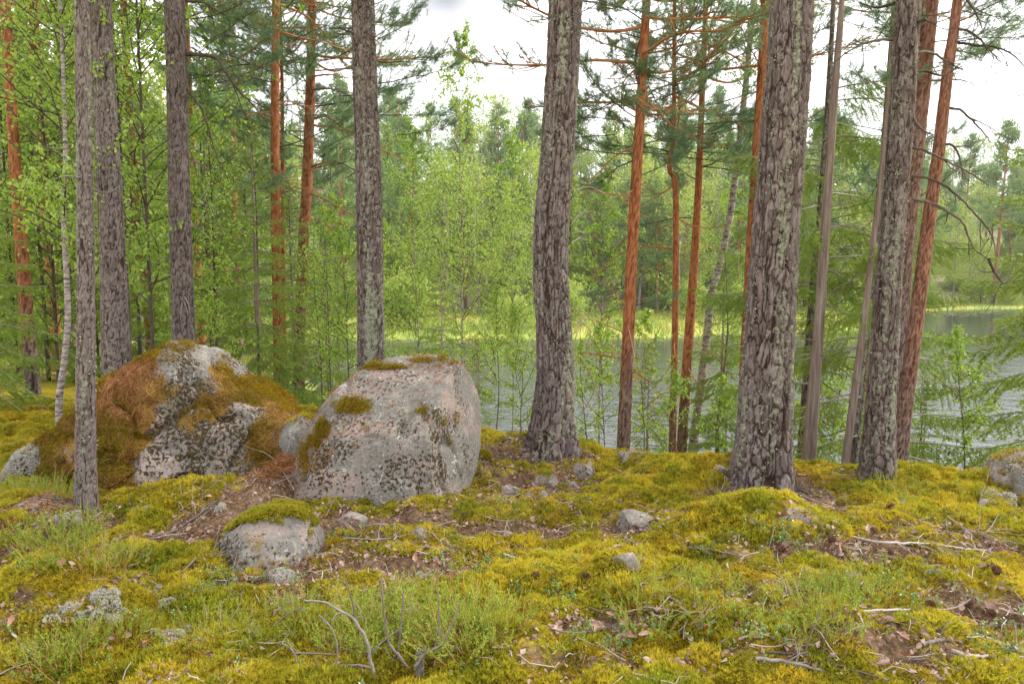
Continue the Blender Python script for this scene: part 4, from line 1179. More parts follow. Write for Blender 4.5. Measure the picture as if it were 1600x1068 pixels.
pine("T", "dark rough-barked pine leaning right, lichen patches, next to a slender red pine", 5.25, [(1419, -5, 38), (1410, 160, 38), (1399, 300, 38), (1389, 430, 39), (1380, 570, 41), (1370, 746, 50)], 12, near=True, ncol=100, row=0.0135, cw=0.045, ch=0.11, depth=0.009, flare=0.32, lich=0.38, flakes=1300, crown=("pine_crown_2", 7.0, 4.0, 1.1))
# slender red pines
rd = ([-2, 1.0, 2.2, 9], [0, .15, .95, 1])
pine("A", "red-barked pine leaning left, nearest to the photo's left edge", 8.5, [(8, 0, 15), (20, 200, 17), (31, 350, 19), (44, 520, 21), (60, 695, 24)], 12, red=([0.3, 1.3, 2.3, 9], [0, .8, 1, .6]), cw=0.03, ch=0.05, depth=0.003, crown=("pine_crown_0", 5.6, 1, 1.0))
pine("B", "orange pine half hidden by birch leaves between left-edge pine and slim grey pine", 12.5, [(51, 0, 15), (63, 200, 16), (77, 400, 16), (91, 580, 18)], 13, red=([-3, 0, 9], [.9, 1, .7]), cw=0.03, ch=0.05, depth=0.003, crown=("pine_crown_1", 6.0, 2.1, 1.0))
pine("G", "thin orange pine glimpsed through birch leaves between the two grey pines", 11.5, [(193, 0, 12), (204, 200, 12), (222, 400, 12), (236, 560, 13)], 12, red=([-3, 0, 9], [1, 1, .7]), cw=0.03, ch=0.05, depth=0.003, crown=("pine_crown_2", 6.0, 0.3, 1.0))
pine("H", "distant orange pine stem just right of the grey pine with orange upper bark", 14, [(297, 150, 9), (304, 330, 10), (313, 480, 13), (316, 560, 13)], 10, red=([-3, 0, 9], [1, 1, .8]), cw=0.03, ch=0.05, depth=0.003, crown=("pine_crown_2", 6.5, 3.3, .8))
pine("I", "bright orange pine behind the young spruce, left of centre", 10.5, [(431, 0, 13), (430, 150, 14), (430, 300, 15), (433, 450, 16), (436, 600, 17)], 12.5, red=([-3, -1.6, -0.4, 9], [.1, .4, 1, 1]), cw=0.03, ch=0.05, depth=0.003, crown=("pine_crown_0", 5.0, 4.4, 1.0))
pine("I2", "thin orange stem directly behind the bright orange pine", 13, [(441, 150, 6), (442, 300, 7), (443, 450, 8)], 8.5, red=([-3, 0, 9], [1, 1, .8]), cw=0.03, ch=0.05, depth=0.003, crown=("pine_crown_2", 5.2, 1.3, .7))
pine("J", "purplish-red pine with many long drooping dead boughs left of the lichen-scabbed pine", 12.5, [(487, 0, 14), (485, 130, 16), (480, 280, 18), (473, 400, 18), (468, 560, 19)], 14, red=([-3, 0.6, 2.5, 9], [0, .3, .75, .9]), cw=0.03, ch=0.05, depth=0.003, crown=("pine_crown_1", 5.2, 5.5, 1.05))
pine("M", "orange-red pine right behind the crest beside the centre pine", 8.6, [(1010, 0, 14), (1002, 150, 16), (994, 280, 18), (986, 420, 19), (980, 560, 20), (974, 698, 22)], 12, red=([-1.5, 0.2, 1.0, 9], [0, .25, 1, .9]), cw=0.03, ch=0.05, depth=0.004, crown=("pine_crown_0", 3.6, 0.2, 1.05))
pine("N", "crooked thin orange pine with a zigzag stem halfway up", 9.6, [(1054, 20, 6), (1053, 150, 7), (1052, 215, 8), (1047, 245, 8), (1047, 268, 9), (1055, 290, 10), (1056, 400, 10), (1054, 550, 11), (1050, 720, 13)], 9.5, red=([-2, -0.6, 0.3, 9], [0, .4, 1, 1]), cw=0.03, ch=0.05, depth=0.003, crown=("pine_crown_2", 3.8, 2.9, 1.0))
pine("O", "leaning orange pine between the crooked pine and the white birch", 10.5, [(1103, 0, 8), (1097, 150, 10), (1091, 300, 12), (1084, 420, 14), (1074, 560, 16), (1064, 720, 17)], 12, red=([-2, -0.6, 0.5, 9], [0, .3, 1, 1]), cw=0.03, ch=0.05, depth=0.003, crown=("pine_crown_1", 4.4, 4.9, .95))
pine("Q2", "slender orange pine showing along the left side of the thickest pine", 9.0, [(1196, 0, 15), (1190, 120, 15), (1181, 260, 16), (1173, 400, 17), (1165, 560, 18)], 12, red=([-2, -0.6, 0.3, 9], [0.4, .7, 1, 1]), cw=0.03, ch=0.05, depth=0.003, crown=("pine_crown_0", 7.2, 3.1, .9))
pine("T2", "reddish-grey pine right behind the dark rough-barked pine", 6.9, [(1453, 0, 26), (1440, 140, 27), (1425, 280, 27), (1412, 420, 27), (1400, 560, 28), (1388, 745, 30)], 12.5, red=([0.5, 2.2, 4, 9], [0, .2, .45, .6]), cw=0.035, ch=0.06, depth=0.005, ncol=60, row=0.025, lich=.2, crown=("pine_crown_2", 7.5, 1.1, 1.1))
pine("U", "slender red-brown pine leaning right at the water side", 6.3, [(1496, 0, 15), (1481, 110, 17), (1466, 240, 19), (1448, 370, 21), (1433, 490, 22), (1416, 620, 23), (1402, 738, 26)], 11.5, red=([-0.4, 0.6, 1.6, 9], [.05, .25, .5, .6]), cw=0.03, ch=0.05, depth=0.004, ncol=50, row=0.025, lich=.15, crown=("pine_crown_0", 6.6, 2.2, 1.0))
pine("V", "orange stem between the pale dead trunk and the dark pine", 14, [(1384, 300, 12), (1372, 400, 13), (1358, 520, 15), (1350, 600, 16)], 12, red=([-3, 0, 9], [1, 1, .8]), cw=0.03, ch=0.05, depth=0.003, crown=("pine_crown_1", 6.5, .9, .9))
# bare, peeling trunks
pine("R", "bark-stripped grey-brown trunk right of the thickest pine", 7.4, [(1316, -5, 9), (1306, 120, 12), (1296, 260, 14), (1287, 400, 16), (1277, 540, 18), (1262, 738, 24)], 9.0, mat="bare_wood", depth=0.001, ncol=24, name="dead_pine", lich=0)
pine("R2", "dark spruce trunk with bare tangled boughs behind the stripped trunk", 8.6, [(1296, 120, 9), (1283, 330, 13), (1270, 480, 16), (1256, 740, 26)], 8.0, cw=.03, ch=.04, depth=.003, name="spruce_tree", lich=.4)
pine("S", "pale smooth dead trunk left of the dark rough-barked pine", 7.0, [(1392, 90, 6), (1380, 240, 8), (1362, 400, 10), (1345, 540, 12), (1318, 744, 14)], 6.8, mat="bare_wood", depth=0.0008, ncol=20, name="dead_pine", lich=0)
pine("S2", "mossy dark spruce trunk between the pale dead trunk and the dark pine", 8.0, [(1372, 330, 10), (1350, 540, 15), (1328, 745, 20)], 7.0, cw=.03, ch=.04, depth=.003, name="spruce_tree", lich=.5)
# birches
pine("C", "thin crooked white-grey birch between left-edge pine and slim grey pine", 6.2, [(100, 150, 6), (102, 250, 7), (99, 330, 8), (104, 430, 9), (106, 500, 10), (101, 560, 10), (93, 620, 11), (92, 690, 11)], 6.5, mat="birch_bark", depth=0.0005, ncol=16, name="birch_tree", crown=("birch_crown_0", 1.7, .3, .85))
pine("P", "white-barked birch leaning behind the orange pines right of centre", 11, [(1172, 60, 9), (1162, 160, 10), (1146, 300, 12), (1130, 390, 12), (1112, 460, 13), (1103, 540, 14), (1090, 640, 15), (1080, 720, 16)], 9, mat="birch_bark", depth=0.0005, ncol=16, name="birch_tree", crown=("birch_crown_2", 4.2, 1.3, 1.0))

def roots(key, n, seed, reach=0.5):
    """surface roots running out from the foot of the stem and diving under the moss"""
    root, P, R, Y = TREES[key]
    rng = np.random.default_rng(seed)
    bx, by = P[0][0], P[0][1]; r = float(R[1])
    for i in range(n):
        a = i * 6.283 / n + rng.uniform(-.4, .4) - 1.2; Lg = reach * rng.uniform(.6, 1.2)
        d = np.array([math.cos(a), math.sin(a)])
        q = []
        for f, lift in ((0.0, .13), (.12, .065), (.35, .02), (.65, -.005), (1.0, -.07)):
            c_ = np.array([bx, by]) + d * (r * .75 + f * Lg) + np.array([-d[1], d[0]]) * math.sin(f * 4 + i) * .05 * f
            q.append([c_[0], c_[1], ground(c_[0], c_[1]) + lift])
        C = curve(q, 14)
        m = MB()
        V, F = tube(C, np.interp(np.linspace(0, 1, 14), [0, .15, .5, 1], [r * .36, r * .24, r * .13, r * .05]), 9, .14, rng)
        m.add(V, F, 0, plate=np.clip(rng.uniform(.2, 1.1, len(V)), 0, 1), tone=rng.uniform(.2, .7, len(V)), red=0.0, lich=.3)
        m.build("root", MAT["bark"], root)
for key, n, sd, rc in (("Q", 5, 1, .34), ("L", 5, 2, .34), ("T", 4, 3, .24), ("D", 3, 4, .12)): roots(key, n, sd, rc)

# ------------------------------------------------------------------ bare boughs traced on those trees
def T(key): return TREES[key][0], TREES[key][3]
r, Y = T("F")
pxlimb(r, Y, [(288, 85), (318, 86), (340, 92), (352, 112), (372, 140), (396, 165), (412, 185)], .020, .006, "dark_twig", 5, 1)
pxlimb(r, Y, [(290, 2), (318, 4), (348, 22), (378, 32)], .016, .005, "dark_twig", 3, 2)
pxlimb(r, Y, [(290, 135), (300, 150), (318, 176), (330, 215), (342, 255), (348, 268)], .014, .004, "dark_twig", 6, 3)
pxlimb(r, Y, [(264, 10), (270, 30), (284, 60), (288, 90), (289, 140)], .012, .006, "dark_twig", 1, 4)
pxlimb(r, Y, [(270, 320), (310, 318), (335, 325), (350, 336)], .010, .003, "grey_twig", 3, 5)
pxlimb(r, Y, [(296, 345), (305, 355), (320, 360)], .006, .002, "grey_twig", 3, 6)
stubs(r, TREES["F"][1], TREES["F"][2], 16, 1.2, 5.2, 11, "grey_twig", (0.2, 0.7), "dead_twig", 0.5)
for key, n, zl, zh, mt in [("D", 7, 1.2, 3.6, "grey_twig"), ("E", 5, 2.0, 4.5, "grey_twig"), ("K", 4, 2, 4.5, "dark_twig"), ("A", 10, 1.5, 5, "dark_twig"), ("B", 8, 2, 6, "red_twig"), ("M", 8, 0, 3, "red_twig"), ("O", 9, -.5, 4, "red_twig"), ("Q2", 6, 1, 5, "red_twig"),
                            ("N", 8, -.5, 3, "red_twig"), ("R", 12, 0, 4.5, "grey_twig"), ("R2", 26, -.5, 4.5, "dark_twig"), ("S2", 22, -.5, 3.5, "dark_twig"), ("S", 6, .5, 4, "grey_twig"), ("T2", 6, 2, 5, "dark_twig"), ("I", 9, 0, 4, "red_twig"), ("P", 8, 0, 4, "dark_twig"), ("V", 6, 0, 4, "red_twig"), ("G", 8, 0, 5, "red_twig")]:
    stubs(r if False else TREES[key][0], TREES[key][1], TREES[key][2], n, zl, zh, 40 + sum(map(ord, key)), mt, (0.12, 0.3) if key in "DEK" else (0.3, 1.1), "dead_branch", 0.25)
r, Y = T("J")
for i, (pp, a, b_) in enumerate([([(478, 263), (500, 256), (525, 253), (555, 266)], .022, .012), ([(488, 186), (510, 182), (535, 200), (550, 205)], .025, .012), ([(488, 196), (515, 198), (548, 208), (590, 230), (650, 260)], .025, .008),
        ([(486, 140), (512, 138), (540, 146), (560, 160)], .022, .012), ([(476, 300), (500, 308), (540, 330), (590, 360)], .018, .005), ([(474, 340), (500, 345), (520, 362), (545, 395)], .016, .004), ([(470, 405), (500, 408), (530, 425), (558, 450)], .016, .004),
        ([(470, 420), (490, 418), (520, 420), (545, 440), (565, 470)], .015, .004), ([(470, 440), (500, 455), (530, 472), (560, 480)], .014, .004), ([(478, 205), (450, 205), (420, 208), (395, 212)], .014, .005), ([(480, 285), (510, 330), (520, 370), (540, 410)], .012, .003),
        ([(484, 100), (460, 98), (430, 105), (400, 118)], .018, .006), ([(466, 470), (440, 466), (415, 470), (400, 476)], .012, .003), ([(482, 120), (515, 117), (545, 122)], .02, .008), ([(474, 355), (455, 362), (440, 376)], .014, .006)]):
    pxlimb(r, Y, pp, a, b_, "red_twig" if i % 3 else "grey_twig", 3, 100 + i, tw_len=0.5)
r, Y = T("I")
for i, pp in enumerate([[(434, 75), (445, 70), (455, 69)], [(436, 163), (452, 158), (470, 165), (500, 168), (545, 178)], [(427, 174), (400, 178), (370, 188), (345, 190)], [(427, 106), (405, 106), (385, 118)], [(438, 270), (455, 262), (478, 258), (520, 254)], [(428, 68), (400, 60), (372, 66), (335, 78)], [(438, 297), (460, 293), (500, 297)], [(427, 190), (410, 182), (398, 168)]]):
    pxlimb(r, Y, pp, .014, .005, "red_twig", 3, 130 + i, tw_len=.4)
r, Y = T("M")
for i, pp in enumerate([[(985, 308), (950, 302), (920, 298), (900, 310)], [(1003, 100), (975, 128), (970, 170), (960, 210)], [(990, 230), (960, 245), (930, 275), (905, 300)], [(978, 520), (950, 508), (930, 500), (902, 498)], [(984, 480), (965, 465), (955, 450)], [(976, 580), (1000, 585), (1020, 600)], [(1004, 95), (985, 108), (960, 98)], [(974, 560), (950, 556), (920, 552), (905, 553)]]):
    pxlimb(r, Y, pp, .011, .004, "red_twig", 3, 150 + i, tw_len=.35)
r, Y = T("N")
for i, pp in enumerate([[(1048, 222), (1030, 215), (1005, 210), (985, 212)], [(1056, 222), (1070, 215), (1100, 210), (1130, 218)], [(1052, 388), (1010, 386), (980, 392), (950, 410), (930, 425)], [(1058, 340), (1080, 352), (1110, 356), (1140, 352)], [(1050, 292), (1025, 308), (1000, 322), (975, 345)]]):
    pxlimb(r, Y, pp, .012, .004, "red_twig", 2, 170 + i, tw_len=.3)
r, Y = T("L")
for i, pp in enumerate([[(898, 482), (915, 490), (930, 510), (928, 530), (918, 545), (905, 560)], [(898, 500), (912, 505), (922, 520), (916, 545)], [(896, 555), (910, 562), (925, 590), (928, 610), (912, 640), (905, 650)], [(898, 520), (908, 510), (912, 490)], [(838, 545), (828, 550), (815, 562)], [(895, 620), (910, 630), (930, 640)],
        [(893, 350), (905, 335), (920, 330)], [(893, 380), (905, 372), (916, 376)], [(893, 365), (908, 362), (918, 364)], [(893, 258), (902, 252), (915, 244)], [(896, 300), (920, 292), (945, 302), (960, 310)]]):
    pxlimb(r, Y, pp, .0055, .0025, "dead_twig", 2, 190 + i, drift=0.15, tw_len=.15)
r, Y = T("U")
for i, pp in enumerate([[(1490, 66), (1520, 70), (1555, 74), (1580, 84), (1602, 105)], [(1484, 45), (1510, 48), (1530, 60), (1550, 82), (1565, 98)], [(1496, 20), (1512, 0), (1520, -20)], [(1512, 0), (1525, 20), (1535, 45)], [(1474, 168), (1500, 172), (1520, 190), (1535, 205), (1548, 222)], [(1468, 225), (1490, 228), (1500, 250), (1505, 280)]]):
    pxlimb(r, Y, pp, .013, .004, "dark_twig", 5, 210 + i, tw_len=.3)
r, Y = T("T")
for i, pp in enumerate([[(1425, 230), (1448, 236), (1480, 252), (1512, 268), (1545, 290)], [(1425, 310), (1455, 318), (1480, 330), (1505, 350), (1520, 385), (1545, 405)], [(1425, 275), (1455, 280), (1490, 300), (1520, 330), (1545, 360), (1555, 385)], [(1420, 165), (1430, 190), (1445, 205), (1458, 210)], [(1395, 62), (1360, 65), (1330, 78), (1300, 100)], [(1425, 110), (1450, 112), (1475, 118), (1500, 100)], [(1425, 35), (1445, 32), (1462, 38)], [(1398, 5), (1370, 12), (1345, 5)],
        [(1420, 85), (1450, 82), (1480, 95), (1505, 110)], [(1545, 405), (1555, 425), (1570, 440), (1590, 400)]]):
    pxlimb(r, Y, pp, .012, .004, "dark_twig", 5, 230 + i, tw_len=.28)
r, Y = T("R")
for i, pp in enumerate([[(1290, 325), (1320, 318), (1345, 312)], [(1284, 420), (1310, 430), (1340, 455)], [(1280, 470), (1300, 480), (1330, 495), (1350, 505)], [(1288, 350), (1325, 352), (1360, 350)]]):
    pxlimb(r, Y, pp, .008, .003, "grey_twig", 3, 250 + i, tw_len=.25)

def place_part(root, mesh, pos, rot, sc, name):
    o = link(name, CROWNS[mesh], root)
    o.location = Vector([float(c_) for c_ in pos]) - root.location
    o.rotation_euler = rot; o.scale = (sc,) * 3
    return o
# living sprays seen against the sky: pixel, depth, heading (0 right, pi left), pitch, scale
def sprays(key, lst, kind="pine_spray", name="living_branch"):
    root = TREES[key][0]
    for i, (px, py, Y, yaw, pit, sc) in enumerate(lst):
        place_part(root, "%s_%d" % (kind, i % 3), at(px, py, Y), (rad(random.uniform(-25, 25)), -rad(pit), rad(yaw)), sc, name)
sprays("K", [(572, 10, 6.6, 20, 5, .62), (578, 60, 6.6, -20, -5, .55), (572, 40, 6.6, 160, 0, .5), (585, 95, 6.9, 35, -12, .75), (590, 130, 6.9, 15, -8, .7), (560, 5, 6.5, 200, 10, .5), (590, 60, 6.8, 40, 10, .6), (575, -10, 6.5, -60, -10, .6)])
sprays("F", [(300, 88, 7, 20, 20, .6), (330, 95, 7.0, 70, 10, .7), (300, 30, 7, 10, 0, .7), (270, 15, 7.1, 150, 5, .8), (330, 60, 7.4, 10, 10, .8), (300, 5, 7.2, 50, 25, .8), (340, 130, 7.3, 30, 5, .7)])
sprays("I", [(400, 20, 9.5, 180, 5, 1.0), (380, 60, 10, 160, 0, 1.0), (400, 100, 10, 190, -5, 1.1), (455, 60, 10, 10, 0, .9), (440, 20, 9.7, -30, 5, 1.1), (360, 125, 10.2, 170, -5, .9), (345, 95, 10, 200, 0, 1.0), (440, 120, 9.8, -60, 0, 1.0), (470, 180, 10.2, 0, -10, .8)])
sprays("J", [(510, 60, 12, 10, 0, 1.2), (500, 95, 12, 0, -8, 1.1), (530, 150, 12, 0, -8, 1.0), (520, 20, 12, -20, 5, 1.2), (460, 60, 12, 180, 0, 1.1), (470, 15, 11.8, 230, 5, 1.2), (505, 230, 12, -20, -5, .9), (540, 200, 12.4, 10, 0, 1.1), (600, 180, 12.5, 10, -6, 1.1), (620, 210, 12.5, 20, -10, 1.1)])
sprays("N", [(1048, 222, 9.4, 190, -8, .9), (1060, 220, 9.5, 0, -6, 1.0), (1050, 180, 9.5, 20, 0, .9), (1040, 150, 9.6, 200, 0, .9), (1050, 240, 9.4, 170, -15, .8), (1060, 245, 9.6, 340, -15, .9), (1058, 100, 9.5, 20, 5, .9), (1050, 70, 9.5, 170, 5, .9)])
sprays("M", [(990, 240, 8.5, 190, -15, .9), (985, 190, 8.5, 200, -10, .9), (1004, 60, 8.6, 190, 5, .8), (1008, 30, 8.6, 20, 0, .8), (960, 210, 8.6, 180, -20, .8), (1000, 130, 8.5, 170, -5, .9), (1010, 160, 8.4, -10, -5, .8), (975, 480, 8.6, 10, -10, .6), (985, 450, 8.6, 170, -5, .6)])
sprays("O", [(1095, 200, 10.4, 170, -8, 1.0), (1100, 210, 10.4, 10, -10, 1.1), (1098, 260, 10.4, 0, -12, 1.0), (1090, 240, 10.2, 220, -10, .9)])
sprays("U", [(1560, 30, 6.4, 30, 10, .5), (1585, 60, 6.4, 20, -10, .45)])
sprays("T", [(1590, 150, 5.4, 10, 0, .4)])
sprays("L", [(905, 20, 6.0, 10, 10, .55), (848, 25, 6.0, 190, 5, .5), (905, 0, 6.2, 40, 0, .7)])
def auto_sprays(key, n, ylo, yhi, sc, seed, kind="pine_spray", pit=(-18, 12), far_only=False):
    root, P, R, Y = TREES[key]
    rg = random.Random(seed)
    for i in range(n):
        py = ylo + (yhi - ylo) * (i + rg.random()) / n
        z = at(800, py, Y)[2]
        if z > P[-1][2]: continue
        x = float(np.interp(z, P[:, 2], P[:, 0])); y_ = float(np.interp(z, P[:, 2], P[:, 1]))
        yaw = rg.uniform(0, 360)
        place_part(root, "%s_%d" % (kind, i % 3), (x, y_, z), (rad(rg.uniform(-25, 25)), -rad(rg.uniform(*pit)), rad(yaw)), rg.uniform(*sc), "living_branch")
for key, n, a, b_, s_ in (("M", 10, -40, 300, (.8, 1.2)), ("N", 11, -20, 330, (.8, 1.25)), ("O", 12, -40, 340, (.9, 1.35)), ("Q2", 6, -40, 200, (.8, 1.1)), ("I", 16, -40, 300, (.9, 1.4)), ("J", 20, -40, 320, (1.1, 1.7)), ("I2", 14, 60, 330, (.9, 1.4)), ("H", 10, 80, 330, (1.0, 1.5)), ("V", 18, 120, 420, (1.0, 1.6)), ("T2", 9, -40, 120, (.5, .8)), ("U", 7, -40, 90, (.5, .8)), ("G", 8, -30, 250, (.8, 1.2))):
    auto_sprays(key, n, a, b_, s_, 900 + sum(map(ord, key)))
for key, n, a, b_, s_ in (("R2", 22, 140, 480, (.8, 1.25)), ("S2", 16, 340, 560, (.7, 1.1))):
    auto_sprays(key, n, a, b_, s_, 950 + sum(map(ord, key)), "spruce_bough", (-5, 12))
# spruce boughs sweeping over the water
sprays("R2", [(1300, 620, 8.5, 10, 12, 1.0), (1285, 560, 8.5, 350, 10, .9), (1300, 690, 8.3, 20, 5, .8), (1262, 520, 8.5, 190, 0, .9), (1275, 420, 8.6, 10, 0, .9), (1262, 650, 8.4, 200, -5, .9), (1282, 360, 8.6, -10, 5, .9), (1268, 440, 8.5, 170, 0, 1.0), (1272, 600, 8.4, 160, 5, 1.0), (1290, 300, 8.7, 10, 5, .9), (1290, 260, 8.7, 175, 8, .9)], "spruce_bough")
sprays("S2", [(1400, 560, 7.9, 5, 6, 1.0), (1420, 590, 7.8, -10, -6, .8), (1380, 690, 7.8, 5, 4, 1.1), (1400, 710, 7.6, -15, -4, .9), (1345, 620, 7.9, 180, 0, .9), (1350, 520, 8.0, 10, 5, 1.0), (1340, 680, 7.9, 200, -5, .8), (1365, 450, 8.1, 0, 5, .9), (1360, 400, 8.1, 180, 5, .9), (1420, 650, 7.8, 20, 5, .8), (1350, 720, 7.7, 10, 0, .9)], "spruce_bough")
# ------------------------------------------------------------------ trees and saplings between the crest and the water
def stand(name, label, mesh, x, y, sc, rot, H, mat, r=0.03, z0=0.0, group=None, sink=0.05, trunk_n=7, lean=(0, 0)):
    gz = max(ground(x, y), LAKE_Z) - sink
    root = thing(name, (x, y, gz), label, "tree", group)
    root.rotation_euler = (lean[0], lean[1], rot)
    rng = np.random.default_rng(int(abs(x * 131 + y * 71)) + 5)
    m = MB()
    C = curve(np.array([[0, 0, 0], [rng.normal(0, .02), rng.normal(0, .02), H * .35], [rng.normal(0, .03), rng.normal(0, .03), H * .7], [0, 0, H]]) * 1.0, 10)
    m.add(*tube(C, np.linspace(r, r * 0.15, 10), trunk_n), 0, tone=.5, plate=.8, red=0.0, lich=.3)
    me = m.mesh("trunk", [MAT[mat]])
    link("trunk", me, root)
    o = link("crown", CROWNS[mesh], root, (0, 0, z0))
    o.scale = (sc,) * 3
    return root

def px_stand(name, label, mesh, px, Y, sc, rot, H, mat, **kw):
    x = at(px, 500, Y)[0]
    return stand(name, label, mesh, x, Y, sc, rot, H, mat, **kw)

birches = [
    (236, 7.8, "birch_crown_1", 1.0, 0.6, 1.2, "leafy birch filling the gap between the two thick grey pines on the left"),
    (22, 9.6, "birch_crown_0", 1.0, 1.9, 1.2, "leafy birch behind the red pine at the photo's left edge"),
    (85, 9.6, "birch_crown_1", 1.0, 3.1, 0.6, "leafy birch behind the thin crooked birch"),
    (335, 10.0, "birch_crown_2", 0.9, 4.2, 0.9, "narrow birch between the orange-topped grey pine and the young spruce"),
    (150, 11.5, "birch_crown_1", 1.15, 2.2, 0.5, "tall birch behind the slim grey pine"),
    (200, 9.0, "birch_crown_0", 1.1, 2.7, 1.6, "high-crowned birch right behind the thick grey pine"),
    (300, 8.4, "birch_crown_2", 0.8, 5.7, 0.3, "bushy low birch right beside the orange-topped grey pine's foot"),
    (-60, 9.5, "birch_crown_1", 1.1, 5.2, 0.6, "birch leaning in from beyond the photo's left edge"),
    (722, 15.5, "birch_crown_1", 1.12, 0.9, 2.2, "tall yellow-green birch by the water between the lichen-scabbed and centre pines"),
    (650, 14.5, "birch_crown_0", 0.9, 2.8, 1.6, "smaller birch by the water behind the pink boulder"),
    (800, 16.5, "birch_crown_0", 1.0, 5.0, 2.4, "birch by the water left of the centre pine"),
    (940, 12.0, "birch_crown_2", 0.9, 3.7, 1.9, "leafy birch by the water right of the centre pine"),
    (1140, 14.0, "birch_crown_0", 0.85, 2.5, 1.8, "leafy birch behind the white-barked birch"),
    (530, 12.5, "birch_crown_2", 0.9, 1.5, 0.3, "slim birch behind the gap between the boulders"),
    (1450, 9.0, "sapling_crown_2", 0.7, 1.2, 0.2, "bright birch sapling over the water beside the leaning red pine"),
]
for (px, Y, me, sc, rot, z0, lab) in birches:
    px_stand("birch_tree", lab, me, px, Y, sc, rot, z0 + {"birch_crown_0": 5.5, "birch_crown_1": 6.5, "birch_crown_2": 4.0, "sapling_crown_2": 2.4}[me] * sc, "dark_twig" if px < 500 else "birch_bark", r=0.022 if "sap" not in me else .012, z0=z0)
spruces = [
    (402, 9.0, "spruce_crown_0", 1.0, 0.3, "young spruce in front of the bright orange pine"),
    (330, 11.5, "spruce_crown_1", 1.15, 1.7, "bright green spruce right of the orange-topped grey pine"),
    (458, 10.6, "spruce_crown_0", 0.95, 2.9, "young spruce behind the mossy boulder's right shoulder"),
    (-28, 7.6, "spruce_crown_0", 0.95, 4.1, "dense young spruce at the photo's left edge"),
    (70, 10.0, "spruce_crown_1", 0.95, 5.0, "spruce behind the foot of the left-edge red pine"),
    (215, 10.5, "spruce_crown_1", 0.95, 0.9, "spruce behind the foot of the thick grey pine"),
    (262, 16.0, "spruce_crown_2", 0.8, 2.1, "tall spruce behind the orange-topped grey pine"),
    (20, 15.0, "spruce_crown_2", 1.05, 3.1, "tall dark spruce deep behind the left-edge pine"),
    (690, 13.5, "spruce_crown_0", 1.1, 2.0, "small thin spruce standing by the water behind the pink boulder"),
    (745, 12.0, "spruce_crown_0", 0.62, 0.7, "bushy little spruce beside the pink boulder's right edge"),
    (1130, 10.2, "spruce_crown_1", 0.78, 0.5, "drooping young spruce left of the thickest pine"),
    (1455, 8.6, "spruce_crown_0", 0.42, 2.4, "tiny spruce at the water side of the leaning red pine"),
    (1655, 8.0, "spruce_crown_1", 1.25, 3.6, "spruce reaching boughs in from beyond the photo's right edge"),
    (1280, 12.0, "spruce_crown_1", 1.15, 5.6, "thin spruce behind the bark-stripped trunk"),
    (1400, 13.0, "spruce_crown_1", 0.95, 4.6, "spruce low on the shore behind the twin leaning pines"),
    (1015, 11.6, "spruce_crown_0", 0.72, 0.4, "small spruce by the water between the orange pines and the centre pine"),
    (510, 11.5, "spruce_crown_0", 0.8, 1.2, "small spruce low behind the gap between the boulders"),
]
HS = {"spruce_crown_0": 3.6, "spruce_crown_1": 4.8, "spruce_crown_2": 7.0}
for (px, Y, me, sc, rot, lab) in spruces:
    px_stand("spruce_tree", lab, me, px, Y, sc, rot, HS[me] * sc * 0.96, "bark", r=0.0065 * HS[me] * sc, z0=0.0)

def sector(x, y):
    px = proj(np.array([[x, y, 0.0]]))[0][0]
    for lim, txt in ((250, "behind the leftmost grey pines"), (430, "right of the orange-topped grey pine"), (575, "left of the lichen-scabbed pine"), (730, "right of the lichen-scabbed pine"), (860, "left of the centre pine"), (1000, "right of the centre pine"), (1190, "left of the thickest pine"), (1320, "right of the thickest pine"), (1460, "behind the leaning pines"), (9999, "towards the right edge")):
        if px < lim: return txt
SAPS = [(950, 9.6, 0), (1010, 9.0, 0), (822, 9.5, 0), (772, 8.3, 0), (925, 8.8, 0), (1038, 8.9, 1), (515, 9.2, 2), (545, 8.2, 0), (500, 10.5, 2), (1120, 9.4, 1), (1525, 7.0, 1),
        (1345, 9.5, 1), (350, 8.2, 1), (580, 10.8, 2), (1250, 9.5, 0), (1300, 10.5, 2)]
slabs = {0: "thin leafy birch sapling on the near slope, ", 1: "low bushy birch sapling just below the crest, ", 2: "taller airy birch sapling on the near slope, "}
for i, (px, Y, k_) in enumerate(SAPS):
    o = px_stand("birch_sapling", slabs[k_] + sector(at(px, 500, Y)[0], Y), "sapling_crown_%d" % k_, px, Y, random.uniform(0.85, 1.2), random.uniform(0, 6), [2.0, 1.5, 2.8][k_], "dark_twig", r=0.009, group=["thin", "low", "tall"][k_] + " saplings " + sector(at(px, 500, Y)[0], Y), trunk_n=5, lean=(random.uniform(-.1, .1), random.uniform(-.1, .1)))

